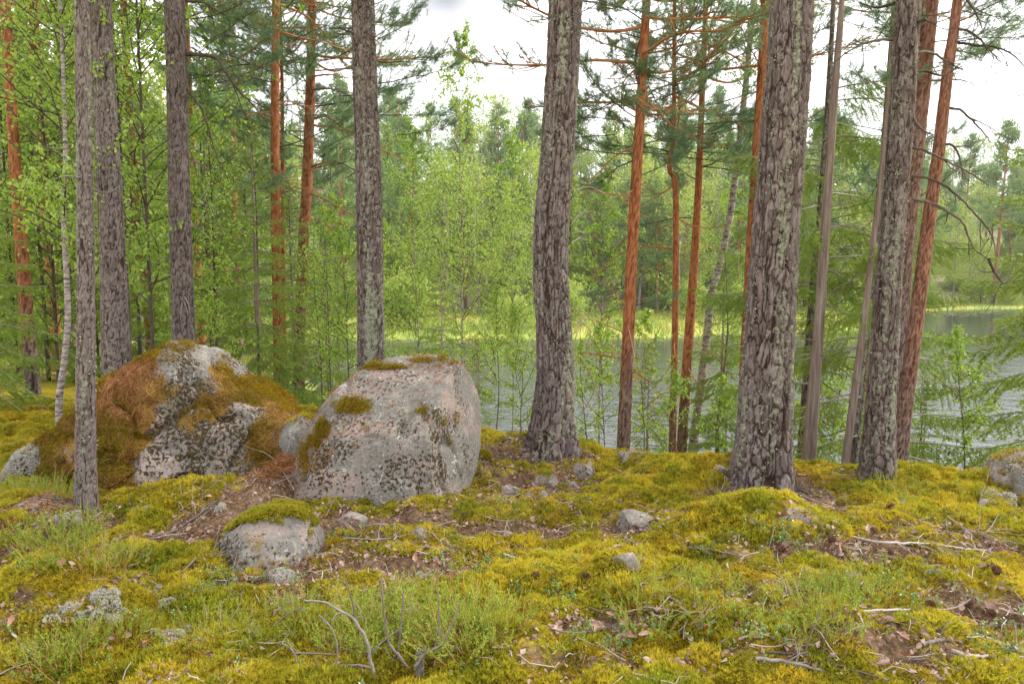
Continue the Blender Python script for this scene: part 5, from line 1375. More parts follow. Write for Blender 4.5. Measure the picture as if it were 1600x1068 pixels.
# ------------------------------------------------------------------ the wood across the water
def far_pine(seed, H=13.0):
    rng = np.random.default_rng(seed); w = MB(); m = MB()
    w.add(*tube(np.array([[0, 0, 0], [rng.normal(0, .1), rng.normal(0, .1), H * .5], [rng.normal(0, .15), 0, H]]), [0.16, 0.11, 0.03], 6), 0, tone=.5, plate=1, red=np.repeat([.1, .95, .95], 6))
    P = []
    h = H * rng.uniform(0.36, 0.48)
    while h < H:
        t = (h - H * .36) / (H * .64)
        for _ in range(int(rng.integers(3, 6))):
            a = rng.uniform(0, 6.28); Lb = (2.3 * (1 - t) ** .6 + .35) * rng.uniform(.5, 1.15); e = rad(5 + 35 * t + rng.uniform(-15, 15))
            ax = np.array([math.cos(a) * math.cos(e), math.sin(a) * math.cos(e), math.sin(e)])
            w.add(*tube(np.array([[0, 0, h], ax * Lb * .6 + [0, 0, h]]), [0.035, 0.012], 3), 0, tone=.5, plate=.6, red=.7)
            n = int(9 * Lb + 5)
            f = rng.uniform(.35, 1.05, n)[:, None]
            P.append(np.array([0, 0, h]) + ax * Lb * f + rng.normal(0, .16, (n, 3)) * np.array([1, 1, .6]))
        h += rng.uniform(.4, .75)
    P = np.concatenate(P); P = np.repeat(P, 4, 0) + rng.normal(0, .12, (len(P) * 4, 3))
    D = nrmz(rng.normal(0, 1, P.shape) + [0, 0, .4])
    V, F = leaves(P, D, rng.uniform(.20, .40, len(P)), rng.uniform(.07, .14, len(P)), rng)
    m.add(V, F, 0, tone=np.repeat(np.repeat(rng.uniform(0, 1, len(P) // 4), 4), 4))
    return w, m
def far_birch(seed, H=10.0, wd=1.9):
    rng = np.random.default_rng(seed); w = MB(); m = MB()
    w.add(*tube(np.array([[0, 0, 0], [rng.normal(0, .25), rng.normal(0, .2), H * .5], [rng.normal(0, .4), 0, H * .95]]), [0.10, 0.07, 0.02], 6), 0, tone=.6)
    P = []
    for b_ in range(60):
        t = rng.uniform(.18, 1); a = rng.uniform(0, 6.28); Lb = wd * (math.sin(math.pi * min(1, t * .8 + .12)) + .15) * rng.uniform(.4, 1.1)
        c = np.array([math.cos(a) * Lb, math.sin(a) * Lb, H * t + Lb * .35])
        if b_ < 26: w.add(*tube(np.array([[0, 0, H * t * .92], c * [.6, .6, 1]]), [.03, .01], 3), 0, tone=.1)
        n = int(rng.integers(14, 40))
        P.append(c + rng.normal(0, 1, (n, 3)) * [.38, .38, .5] * rng.uniform(.6, 1.1))
    P = np.concatenate(P); P = np.repeat(P, 2, 0) + rng.normal(0, .1, (len(P) * 2, 3))
    V, F = leaves(P, nrmz(rng.normal(0, 1, P.shape) - [0, 0, .5]), rng.uniform(.13, .25, len(P)), rng.uniform(.09, .17, len(P)), rng)
    m.add(V, F, 0, tone=np.repeat(rng.uniform(0, 1, len(P)), 4))
    return w, m
def far_spruce(seed, H=12.0, wd=1.9):
    rng = np.random.default_rng(seed); w = MB(); m = MB()
    w.add(*tube(np.array([[0, 0, 0], [0, 0, H * .5], [0, 0, H]]), [0.15, 0.09, 0.02], 6), 0, tone=.3, plate=.6, red=.1)
    P, D = [], []
    h = .6
    while h < H - .2:
        Lm = wd * (1 - h / H) ** .85 + .12
        for _ in range(int(rng.integers(4, 7))):
            a = rng.uniform(0, 6.28); Lb = Lm * rng.uniform(.6, 1.1); n = int(16 * Lb + 5)
            f = rng.uniform(.15, 1, n)
            P.append(np.stack([math.cos(a) * f * Lb, math.sin(a) * f * Lb, h - .38 * f * Lb + .22 * f ** 3 * Lb], 1) + rng.normal(0, .09, (n, 3)))
            D.append(nrmz(np.array([math.cos(a), math.sin(a), -.5]) + rng.normal(0, .6, (n, 3))))
        h += rng.uniform(.28, .5)
    P, D = np.concatenate(P), np.concatenate(D)
    V, F = leaves(P, D, rng.uniform(.25, .5, len(P)), rng.uniform(.08, .17, len(P)), rng)
    m.add(V, F, 0, tone=np.repeat(rng.uniform(0, 1, len(P)), 4))
    return w, m
FAR = {}
for i in range(3):
    w, m = far_pine(900 + i, [13, 15, 11.5][i]); FAR["pine", i] = (w.mesh("trunk", [MAT["bark"]]), m.mesh("crown", [MAT["far_pine_needles"]], False))
    w, m = far_birch(910 + i, [10, 12, 7.5][i], [1.9, 2.2, 1.7][i]); FAR["birch", i] = (w.mesh("trunk", [MAT["birch_bark"]]), m.mesh("crown", [MAT["far_birch_leaves"]], False))
    w, m = far_spruce(920 + i, [12, 14, 9][i]); FAR["spruce", i] = (w.mesh("trunk", [MAT["bark"]]), m.mesh("crown", [MAT["spruce_needles"]], False))
w, m = far_birch(930, 2.6, 1.1); FAR["bush", 0] = (w.mesh("stem", [MAT["dark_twig"]]), m.mesh("crown", [MAT["far_birch_leaves"]], False))
w, m = far_birch(931, 1.9, 1.3); FAR["bush", 1] = (w.mesh("stem", [MAT["dark_twig"]]), m.mesh("crown", [MAT["far_birch_leaves"]], False))
FLAB = {"pine": "tall pine with orange upper trunk in the wood across the lake", "birch": "yellow-green birch with pale trunk in the wood across the lake", "spruce": "dark pointed spruce in the wood across the lake", "bush": "pale leafy willow bush along the far marsh edge"}
LLAB = {"pine": "pine in the wood on low ground beyond the left-hand birches", "birch": "birch in the wood on low ground beyond the left-hand birches", "spruce": "spruce in the wood on low ground beyond the left-hand birches"}
def far_tree(kind, i, x, y, sc, lab, group):
    gz = ground(x, y)
    wl = float(np.interp(x, [-60, 0, 30, 45, 90], [20, 27, 22, 7, 5]))
    deep = y - float(far_shore(x)) - wl
    if "across the lake" in lab:
        lab = {"pine": ["short pine", "mid-height orange-stemmed pine", "tall orange-stemmed pine"], "birch": ["short yellow-green birch", "yellow-green birch", "tall yellow-green birch"], "spruce": ["short pointed spruce", "pointed spruce", "tall pointed spruce"]}[kind][0 if sc < 1.2 else 1 if sc < 1.42 else 2]
        lab += (" by the far marsh, " if deep < 10 else " on the far slope, " if deep < 38 else " on the skyline, ") + sector(x, y)
        group = lab
    elif kind == "bush":
        lab = ("large" if sc > .95 else "small") + " pale willow bush along the far marsh, " + sector(x, y); group = lab
    else:
        lab = ("near " if y < 30 else "distant ") + kind + " on the low ground beyond the birches, " + sector(x, y); group = lab
    if gz < LAKE_Z: return
    root = thing({"bush": "willow_bush"}.get(kind, kind + "_tree"), (x, y, gz - .1), lab, "bush" if kind == "bush" else "tree", group)
    root.rotation_euler = (random.uniform(-.04, .04), random.uniform(-.04, .04), random.uniform(0, 6.28)); root.scale = (sc,) * 3
    a, b_ = FAR[kind, i]
    link("stem" if kind == "bush" else "trunk", a, root); link("crown", b_, root)
taken = []
def free(x, y, d):
    for (a, b_) in taken:
        if (a - x) ** 2 + (b_ - y) ** 2 < d * d: return False
    taken.append((x, y)); return True
n = 0; tries = 0
while n < 330 and tries < 9000:
    tries += 1
    y = 62 + 110 * random.random() ** 1.2; x = random.uniform(-0.84, 0.84) * y
    wd = float(np.interp(x, [-60, 0, 30, 45, 90], [20, 27, 22, 7, 5])); q = y - float(far_shore(x))
    if q < wd - 2 or q > wd + 78 or not free(x, y, 2.5): continue
    kind = random.choices(["pine", "birch", "spruce"], [.56, .22, .22])[0]
    if q < wd + 8 and random.random() < .25: kind = "birch"
    far_tree(kind, random.randrange(3), x, y, random.uniform(1.1, 1.7), FLAB[kind], kind + " trees across the lake"); n += 1
n = 0; tries = 0
while n < 230 and tries < 6000:
    tries += 1
    x = random.uniform(-65, 95); y = float(far_shore(x)) + float(np.interp(x, [-60, 0, 30, 45, 90], [20, 27, 22, 7, 5])) + (random.uniform(-22, 9) if n < 80 else random.uniform(4, 60))
    if not free(x, y, 1.6): continue
    far_tree("bush", random.randrange(2), x, y, random.uniform(.6, 1.3) * (1 if n < 70 else 1.35), FLAB["bush"], "willow bushes along the far marsh"); n += 1
n = 0; tries = 0
while n < 64 and tries < 5000:
    tries += 1
    y = random.uniform(17, 75); x = -random.uniform(0.24, 0.86) * y - 2.5
    if x > -9 or ground(x, y) < LAKE_Z + .05 or not free(x, y, 2.4): continue
    kind = random.choices(["pine", "birch", "spruce"], [.4, .35, .25])[0]
    far_tree(kind, random.randrange(3), x, y, random.uniform(.7, 1.15), LLAB[kind], kind + " trees on the low ground beyond the birches"); n += 1

# rocks showing on the far slope
for i, (px, py, hw, lab) in enumerate([(640, 428, 22, "tan rock outcrop on the far slope left of the centre pine"), (700, 450, 14, "low grey rock on the far slope behind the small spruce"), (1100, 425, 16, "grey rock on the far slope right of centre"), (760, 440, 12, "small rock on the far slope near the centre pine")]):
    w = hit(px, py)
    sc = w[1] / F_PX
    simple_rock("rock", lab, [(px + hw * 1.0 * math.cos(a) * random.uniform(.85, 1.1), py - hw * .1 - hw * .55 * math.sin(a) * random.uniform(.8, 1.1)) for a in np.linspace(0, 6.28, 10, endpoint=False)], w[1], hw * sc * .8, 400 + i, "field_stone", 0, .5, "rock", (30, 20), .25)

# marsh grass, water lilies, pale beam by the far shore
rng = np.random.default_rng(5)
n = 60000
y = rng.uniform(40, 112, n); x = rng.uniform(-.8, .8, n) * y
q = y - far_shore(x); wd = np.interp(x, [-60, 0, 30, 45, 90], [20, 27, 22, 7, 5])
ok = (q > -.6) & (q < wd + 3)
x, y = x[ok], y[ok]
z = np.maximum(terrain(x, y), LAKE_Z)
P = np.stack([x, y, z], 1)
D = nrmz(rng.normal(0, .28, P.shape) + [0, 0, 1]); 
V, F = spikes(P, D, rng.uniform(.25, .8, len(P)), rng.uniform(.04, .09, len(P)), rng)
m = MB(); m.add(V, F, 0, tone=np.repeat(rng.uniform(0, 1, len(P)), 3))
tag(m.build("marsh_grass", MAT["shore_grass"], smooth=False), "yellow sedge growing on the marsh along the far shore", "grass", kind="stuff")
x = rng.uniform(-24, -9.5, 30000); y = rng.uniform(13, 50, 30000)
x = np.concatenate([x, rng.uniform(-40, -14, 20000)]); y = np.concatenate([y, rng.uniform(20, 55, 20000)])
z = terrain(x, y); ok = (z > LAKE_Z - .1) & (y - far_shore(x) < 2)
P = np.stack([x, y, z], 1)[ok]
V, F = spikes(P, nrmz(rng.normal(0, .3, P.shape) + [0, 0, 1]), rng.uniform(.2, .6, len(P)), rng.uniform(.02, .05, len(P)), rng)
m = MB(); m.add(V, F, 0, tone=np.repeat(rng.uniform(0, 1, len(P)), 3))
tag(m.build("meadow_grass", MAT["shore_grass"], smooth=False), "yellow-green grass on the low ground behind the left-hand trees", "grass", kind="stuff")

m = MB()
for (px, py, sx, sy, cnt) in [(640, 527, 50, 4, 90), (1535, 487, 45, 5, 150), (1480, 492, 30, 3, 40), (700, 534, 40, 3, 40)]:
    for _ in range(cnt):
        d = ray(px + random.gauss(0, sx * .6), py + random.gauss(0, sy * .6))
        if d[2] > -.01: continue
        w = CAM + d * ((LAKE_Z + .012 - CAM[2]) / d[2])
        r_ = random.uniform(.09, .2); a0 = random.uniform(0, 6.28)
        a = a0 + np.linspace(.15, 6.13, 9)
        V = np.concatenate([[w], np.stack([w[0] + r_ * np.cos(a), w[1] + r_ * np.sin(a), np.full(9, w[2] + random.uniform(0, .02))], 1)])
        m.add(V, [[0, i, i + 1] for i in range(1, 9)], 0, tone=random.random())
tag(m.build("water_lilies", MAT["lily"], smooth=False), "pale floating lily pads drifting near the far shore", "water lily", kind="stuff")

w0, w1 = hit(1036, 484), hit(1074, 484)
yb = min(w0[1], w1[1])
beam = thing("footbridge", (at(1055, 480, yb)[0], yb, LAKE_Z), "pale low plank footbridge across the marsh seen between the orange pines", "footbridge")
a, b_ = at(1036, 478, yb), at(1076, 478, yb)
m = MB(); m.add(*tube(np.array([a, (a + b_) / 2, b_]), [.07, .07, .07], 8), 0, tone=.9); m.build("plank", MAT["grey_twig"], beam)
for f in (.15, .5, .85):
    c_ = a + (b_ - a) * f
    m = MB(); m.add(*tube(np.array([c_, [c_[0], c_[1], ground(c_[0], c_[1]) - .2]]), [.05, .05], 6), 0, tone=.7); m.build("post", MAT["grey_twig"], beam)
# ------------------------------------------------------------------ moss carpet: one mass, patches instanced on the ground
terrain = terrain_g
def ground_normal(x, y, e=0.03):
    zx = (terrain(x + e, y) - terrain(x - e, y)) / (2 * e); zy = (terrain(x, y + e) - terrain(x, y - e)) / (2 * e)
    return nrmz(np.stack([-zx, -zy, np.ones_like(zx)], -1))

def euler_from_normals(N, yaw):
    out = np.zeros((len(N), 3))
    for i in range(len(N)):
        q = Vector(N[i]).to_track_quat('Z', 'Y') @ Euler((0, 0, yaw[i])).to_quaternion()
        out[i] = q.to_euler()
    return out

def instanced(name, pts, rots, scls, idx, meshes, label, cat):
    src = bpy.data.collections.new(name + "_pieces")
    for i, me in enumerate(meshes):
        src.objects.link(bpy.data.objects.new("%s_piece_%02d" % (name, i), me))
    me = bpy.data.meshes.new(name)
    me.vertices.add(len(pts)); me.vertices.foreach_set("co", np.asarray(pts, np.float32).ravel())
    a = me.attributes.new("rot", 'FLOAT_VECTOR', 'POINT'); a.data.foreach_set("vector", np.asarray(rots, np.float32).ravel())
    a = me.attributes.new("scl", 'FLOAT_VECTOR', 'POINT'); a.data.foreach_set("vector", np.asarray(scls, np.float32).ravel())
    a = me.attributes.new("idx", 'INT', 'POINT'); a.data.foreach_set("value", np.asarray(idx, np.int32))
    o = link(name, me)
    ng = bpy.data.node_groups.new(name, 'GeometryNodeTree')
    ng.interface.new_socket(name="Geometry", in_out='INPUT', socket_type='NodeSocketGeometry')
    ng.interface.new_socket(name="Geometry", in_out='OUTPUT', socket_type='NodeSocketGeometry')
    gi = ng.nodes.new("NodeGroupInput"); go = ng.nodes.new("NodeGroupOutput")
    ci = ng.nodes.new("GeometryNodeCollectionInfo"); ci.inputs["Collection"].default_value = src
    ci.inputs["Separate Children"].default_value = True; ci.inputs["Reset Children"].default_value = True
    ip = ng.nodes.new("GeometryNodeInstanceOnPoints"); ip.inputs["Pick Instance"].default_value = True
    def na(nm, dt):
        x_ = ng.nodes.new("GeometryNodeInputNamedAttribute"); x_.data_type = dt; x_.inputs["Name"].default_value = nm
        return x_.outputs["Attribute"]
    er = ng.nodes.new("FunctionNodeEulerToRotation")
    ln = ng.links.new
    ln(gi.outputs[0], ip.inputs["Points"]); ln(ci.outputs[0], ip.inputs["Instance"])
    ln(na("idx", 'INT'), ip.inputs["Instance Index"])
    ln(na("rot", 'FLOAT_VECTOR'), er.inputs[0]); ln(er.outputs[0], ip.inputs["Rotation"])
    ln(na("scl", 'FLOAT_VECTOR'), ip.inputs["Scale"])
    ln(ip.outputs[0], go.inputs[0])
    md = o.modifiers.new("scatter", 'NODES'); md.node_group = ng
    tag(o, label, cat, kind="stuff")
    return o

def moss_patch(seed, R=0.075, n=150, size=0.0145):
    rng = np.random.default_rng(seed)
    a = rng.uniform(0, 6.283, n); r = R * np.sqrt(rng.uniform(0, 1, n))
    x, y = r * np.cos(a), r * np.sin(a)
    z = 0.020 * (1 - (r / R) ** 2) + 0.008 * fbm(x * 45, y * 45, seed=seed, octv=2) + rng.uniform(-.006, .003, n)
    P = np.stack([x, y, z], 1); Nn = nrmz(np.stack([x * 6, y * 6, np.ones(n)], 1) + rng.normal(0, .25, (n, 3)))
    V, F, tone = sprigs(P, Nn, size * rng.uniform(.7, 1.3, n), rng, 6, 0.28)
    m = MB(); m.add(V, F, 0, tone=tone)
    return m.mesh("moss_patch", [MAT["moss"]], False)

rng = np.random.default_rng(17)
N0 = 17000
y = 1.5 + 6.2 * rng.uniform(0, 1, N0) ** 0.85; x = rng.uniform(-1, 1, N0) * (0.80 * y + 0.7)
lmk = litter_mask(x, y)
keep = lmk < 0.21 + rng.uniform(-.16, .24, N0)
for (sx, sy, sr) in STONE_SPOTS: keep &= (x - sx) ** 2 + (y - sy) ** 2 > (sr * 0.9) ** 2
for (kx, ky, kr) in [(0.37, 5.95, .22), (1.77, 4.95, .24), (2.72, 5.25, .14), (-2.52, 4.15, .08)]: keep &= (x - kx) ** 2 + (y - ky) ** 2 > kr ** 2
x, y, lmk = x[keep], y[keep], lmk[keep]
z = terrain(x, y); Nn = ground_normal(x, y)
s = np.clip(1.05 - 1.3 * np.clip(lmk - .02, 0, 1), .32, 1.1) * rng.uniform(.8, 1.2, len(x)) * np.interp(y, [1.5, 3, 6], [.85, 1, 1.15])
pts = np.stack([x, y, z - .004], 1)
instanced("moss", pts, euler_from_normals(Nn, rng.uniform(0, 6.28, len(x))), np.stack([s, s, s * rng.uniform(.6, 2.0, len(x))], 1), rng.integers(0, 6, len(x)), [moss_patch(1000 + i) for i in range(6)], "yellow-green feathery moss carpeting the forest floor in the foreground", "moss")

# needles, bark crumbs and broken twigs between the moss
n = 90000
y = 1.6 + 6.0 * rng.uniform(0, 1, n) ** .9; x = rng.uniform(-1, 1, n) * (.8 * y + .6)
lmk = litter_mask(x, y)
ok = rng.uniform(0, 1, n) < np.clip((lmk + .12) * 1.7, .05, 1)
x, y = x[ok], y[ok]; z = terrain(x, y) + rng.uniform(.006, .042, len(x)); Nn = ground_normal(x, y)
P = np.stack([x, y, z], 1); D = nrmz(perp(Nn, rng) + Nn * rng.normal(0, .18, (len(x), 1)))
V, F = spikes(P, D, rng.uniform(.025, .07, len(x)), rng.uniform(.0015, .0028, len(x)), rng)
m = MB(); m.add(V, F, 0, tone=np.repeat(rng.uniform(0, 1, len(x)), 3))
tag(m.build("needle_litter", MAT["dry_needles"], smooth=False), "rusty fallen pine needles strewn over the ground", "litter", kind="stuff")
n = 70000
y = 1.6 + 6.0 * rng.uniform(0, 1, n) ** .9; x = rng.uniform(-1, 1, n) * (.8 * y + .6)
lmk = litter_mask(x, y); ok = lmk + rng.uniform(-.25, .25, n) > .12
x, y = x[ok], y[ok]; Nn = ground_normal(x, y)
P = np.stack([x, y, terrain(x, y) + rng.uniform(.004, .045, len(x))], 1)
D = nrmz(perp(Nn, rng) + Nn * rng.normal(0, .3, (len(x), 1)))
sz = rng.uniform(.006, .028, len(x)) * rng.uniform(.5, 1.1, len(x))
V, F = leaves(P, D, sz * 1.5, sz, rng, .2)
m = MB(); m.add(V, F, 0, tone=np.repeat(rng.uniform(0, 1, len(x)), 4))
tag(m.build("bark_litter", MAT["leaf_litter"], smooth=False), "pinkish crumbs of bark and broken leaves between the moss", "litter", kind="stuff")
# rusty needles and brash wedged between the boulders
c_ = hit(442, 752); n = 6000
P = np.stack([rng.normal(c_[0], .11, n), rng.normal(c_[1] + .12, .12, n), np.zeros(n)], 1)
P[:, 2] = terrain(P[:, 0], P[:, 1]) + rng.uniform(0, 1, n) ** 2 * .16 * np.exp(-((P[:, 0] - c_[0]) / .16) ** 2)
V, F = spikes(P, nrmz(rng.normal(0, 1, P.shape) * [1, 1, .55]), rng.uniform(.04, .1, n), np.full(n, .0035), rng)
m = MB(); m.add(V, F, 0, tone=np.repeat(rng.uniform(0, 1, n), 3))
tag(m.build("needle_heap", MAT["dry_needles"], smooth=False), "heap of rusty needles wedged in the gap between the two boulders", "litter", kind="stuff")
m = MB()
for _ in range(1100):
    y_ = 1.8 + 5.0 * random.random(); x_ = random.uniform(-1, 1) * (.78 * y_ + .3)
    if float(litter_mask(np.array([x_]), np.array([y_]))[0]) < random.uniform(-.6, .3): continue
    a = random.uniform(0, 6.28); Lg = random.uniform(.05, .2); q = []
    for s_ in range(4):
        q.append((x_, y_, ground(x_, y_) + random.uniform(.018, .045))); a += random.gauss(0, .3); x_ += math.cos(a) * Lg / 3; y_ += math.sin(a) * Lg / 3
    r_ = random.uniform(.0012, .0032)
    m.add(*tube(np.array(q), [r_, r_, r_ * .9, r_ * .6], 4), 0, tone=random.random())
tag(m.build("twig_litter", MAT["dead_twig"]), "thin broken twigs scattered over the moss", "litter", kind="stuff")


# ------------------------------------------------------------------ heather, lingonberry, reindeer lichen
def heather_mesh(seed, R=0.13, n=30, Ht=0.15, brown=0.12):
    rng = np.random.default_rng(seed); m = MB(); LP, LD = [], []
    for _ in range(n):
        a = rng.uniform(0, 6.28); r = R * math.sqrt(rng.uniform(0, 1)); b0 = np.array([r * math.cos(a), r * math.sin(a), -.01])
        d = nrmz(np.array([math.cos(a) * r / R * .5, math.sin(a) * r / R * .5, 1]) + rng.normal(0, .18, 3)); Lg = Ht * rng.uniform(.55, 1.2)
        q = [b0]
        for _s in range(4): d = nrmz(d + rng.normal(0, .12, 3)); q.append(q[-1] + d * Lg / 4)
        q = np.array(q); m.add(*tube(q, [.0016, .0014, .0012, .001, .0006], 3), 0, tone=rng.uniform(0, 1))
        runs = [(q[1], q[4], 30)]
        for _s in range(int(rng.integers(3, 6))):
            p = q[0] + (q[4] - q[0]) * rng.uniform(.25, .85); dd = nrmz(d * .9 + rng.normal(0, .4, 3)); runs.append((p, p + dd * Lg * rng.uniform(.2, .42), 14))
        for A_, B_, c_ in runs:
            t = rng.uniform(0, 1, c_)[:, None]; LP.append(A_ + (B_ - A_) * t); LD.append(nrmz(nrmz(B_ - A_) * .8 + rng.normal(0, .6, (c_, 3))))
    P, D = np.concatenate(LP), np.concatenate(LD)
    V, F = spikes(P, D, rng.uniform(.006, .012, len(P)), np.full(len(P), .0028), rng)
    m.add(V, F, 1, tone=np.repeat(rng.uniform(0, 1, len(P)), 3))
    return m.mesh("foliage", [MAT["red_twig"], MAT["heather_leaves"]], False)
HEATH = [heather_mesh(1100 + i, [.13, .11, .15, .12][i], [34, 26, 40, 14][i], [.15, .12, .17, .15][i]) for i in range(4)]
def clumps(label, group, spots, var=(0, 1, 2), sc=(0.8, 1.15), name="heather_clump"):
    for (px, py) in spots:
        w = hit(px, py)
        root = thing(name, w, label, "heather", group)
        root.rotation_euler = (0, 0, random.uniform(0, 6.28)); root.scale = (random.uniform(*sc),) * 3
        link("foliage", HEATH[random.choice(var)], root)
def fill(cx, cy, rx, ry, n):
    return [(cx + random.uniform(-1, 1) * rx, cy + random.uniform(-1, 1) * ry) for _ in range(n)]
clumps("green heather in the thick patch at the bottom centre behind the grey dead bush", "heather at bottom centre", fill(670, 975, 100, 38, 20) + fill(560, 1000, 50, 30, 4))
clumps("heather shoots in the bottom left corner below the lichen mound", "heather in the bottom left corner", fill(80, 1030, 60, 22, 6) + fill(220, 1000, 60, 20, 2), sc=(.6, .95))
clumps("heather growing between the slim grey pine and the left edge", "heather beside the slim grey pine", fill(50, 785, 55, 14, 9) + fill(90, 858, 50, 12, 5) + fill(130, 885, 40, 12, 3))
clumps("low heather in front of the moss-capped rock", "heather before the moss-capped rock", fill(300, 985, 80, 22, 3) + fill(450, 975, 50, 30, 4), sc=(.6, .9))
clumps("thin brownish heather on the right of the central moss mound", "thin heather right of centre", fill(1080, 945, 100, 45, 14), (3, 1), (.7, 1.0))
clumps("heather tufts in the mossy foreground below the thickest pine", "heather below the thickest pine", fill(1290, 965, 70, 30, 9) + fill(1340, 925, 60, 12, 5), (1, 3, 0), (.7, 1.0))
clumps("wispy heather along the crest below the leaning pines", "heather on the crest", fill(1460, 775, 70, 14, 9) + fill(1390, 757, 40, 6, 4), (3,), (.7, 1.0))

def berry_plant(seed):
    rng = np.random.default_rng(seed); m = MB(); LP, LD = [], []
    for _ in range(5):
        b0 = np.array([rng.normal(0, .03), rng.normal(0, .03), 0]); d = nrmz(rng.normal(0, .25, 3) + [0, 0, 1]); e = b0 + d * rng.uniform(.04, .08)
        m.add(*tube(np.array([b0, e]), [.0012, .0008], 3), 0, tone=.4)
        k_ = 9; t = rng.uniform(.3, 1, k_)[:, None]; LP.append(b0 + (e - b0) * t); LD.append(nrmz(rng.normal(0, .7, (k_, 3)) + [0, 0, .25]))
    P, D = np.concatenate(LP), np.concatenate(LD)
    V, F = leaves(P, D, rng.uniform(.014, .022, len(P)), rng.uniform(.008, .012, len(P)), rng, .1)
    m.add(V, F, 1, tone=np.repeat(rng.uniform(0, 1, len(P)), 4))
    return m.mesh("foliage", [MAT["dead_twig"], MAT["berry_leaves"]], False)
BERRY = [berry_plant(1200 + i) for i in range(3)]
def ball(r, n=8, m_=6):
    u = np.linspace(0, 6.2832, n, endpoint=False); v = np.linspace(0, math.pi, m_)
    V = np.array([[r * math.sin(b_) * math.cos(a), r * math.sin(b_) * math.sin(a), r * math.cos(b_)] for b_ in v for a in u])
    F = [[i * n + j, (i + 1) * n + j, (i + 1) * n + (j + 1) % n, i * n + (j + 1) % n] for i in range(m_ - 1) for j in range(n)]
    return V, F
m = MB(); m.add(*ball(.0048), 0, tone=.5); BALL = m.mesh("berry", [MAT["berry"]])
for (cx, cy, rx, ry, n, where) in [(230, 735, 20, 8, 4, "at the foot of the mossy boulder"), (430, 905, 40, 12, 6, "around the moss-capped rock"), (570, 840, 60, 14, 6, "between the moss-capped rock and the pink boulder"), (740, 880, 60, 16, 12, "in the litter below the pink boulder"), (1010, 1010, 110, 25, 14, "along the bottom centre"),
                              (1190, 840, 60, 20, 12, "on the hump under the thickest pine"), (1400, 940, 130, 40, 18, "in the mossy ground under the leaning pines"), (1560, 1000, 40, 40, 12, "in the bottom right corner"), (330, 930, 120, 60, 16, "among the dead twigs left of centre"), (860, 930, 60, 30, 8, "before the central moss mound"), (1150, 1000, 90, 40, 10, "below the thin heather")]:
    for i, (px, py) in enumerate(fill(cx, cy, rx, ry, n)):
        w = hit(px, py)
        root = thing("lingonberry_plant", w + np.array([0, 0, .018]), "small glossy-leaved lingonberry plant " + where, "plant", "lingonberry plants " + where)
        root.rotation_euler = (0, 0, random.uniform(0, 6.28)); root.scale = (random.uniform(.5, .85),) * 3
        link("foliage", random.choice(BERRY), root)
        if random.random() < .35:
            for _ in range(random.choice((1, 2))):
                link("berry", BALL, root, (random.gauss(0, .025), random.gauss(0, .025), random.uniform(.02, .05)))

n = 900
y = 1.8 + 4.8 * rng.uniform(0, 1, n); x = rng.uniform(-1, 1, n) * (.78 * y + .3)
ok = fbm(x * 1.3, y * 1.3, seed=91) + rng.uniform(-.3, .3, n) > .02
x, y = x[ok], y[ok]; s_ = rng.uniform(.35, .7, len(x))
instanced("bilberry_sprigs", np.stack([x, y, terrain(x, y) + .014], 1), np.stack([rng.normal(0, .2, len(x)), rng.normal(0, .2, len(x)), rng.uniform(0, 6.28, len(x))], 1), np.stack([s_, s_, s_], 1), rng.integers(0, 3, len(x)), BERRY, "tiny green bilberry sprigs dotted through the moss", "plant")

def lichen_mesh(seed, R=.07, n=420):
    rng = np.random.default_rng(seed); P, Nn = [], []
    for _ in range(7):
        c_ = np.array([rng.normal(0, R * .5), rng.normal(0, R * .5), 0]); r = R * rng.uniform(.3, .55)
        d = nrmz(rng.normal(0, 1, (n // 7, 3))); d[:, 2] = np.abs(d[:, 2])
        P.append(c_ + d * r * [1, 1, 1.1]); Nn.append(d)
    P, Nn = np.concatenate(P), np.concatenate(Nn)
    V, F, tone = sprigs(P, Nn, .010 * rng.uniform(.7, 1.3, len(P)), rng, 6, .3, 1.2)
    m = MB(); m.add(V, F, 0, tone=tone)
    return m.mesh("lichen", [MAT["lichen"]], False)
LICH = [lichen_mesh(1300 + i) for i in range(3)]
def lichens(spots, where, sc=(.7, 1.1)):
    for (px, py) in spots:
        w = hit(px, py)
        o = link("reindeer_lichen", random.choice(LICH), None, w + np.array([0, 0, .018]))
        o.rotation_euler = (0, 0, random.uniform(0, 6.28)); o.scale = (random.uniform(*sc),) * 3
        tag(o, "spongy pale grey lichen cushion " + where, "lichen", "lichen cushions " + where)
lichens([(100, 955), (150, 940), (170, 955), (120, 968), (85, 965), (145, 965), (180, 970), (165, 938)], "on the mossy mound in the left foreground", (.55, .9))
lichens([(30, 800), (55, 815), (95, 815), (112, 822), (75, 806)], "on the squat rock at the left edge", (.6, .9))
lichens([(255, 985), (270, 1000), (295, 995), (310, 1010), (262, 945), (260, 930), (228, 960), (245, 1020), (350, 985)], "in the heath left of the grey dead bush", (.5, .8))
lichens([(228, 800), (345, 800), (500, 800), (390, 825)], "on the moss in front of the mossy boulder", (.4, .6))
lichens([(1560, 780), (1578, 790), (1545, 775), (1590, 778)], "below the dark crest rock", (.8, 1.2))
lichens([(1350, 912), (1365, 918), (1380, 915), (1330, 905), (1100, 860), (660, 905), (1180, 820), (1460, 900)], "small, out in the open moss", (.3, .5))

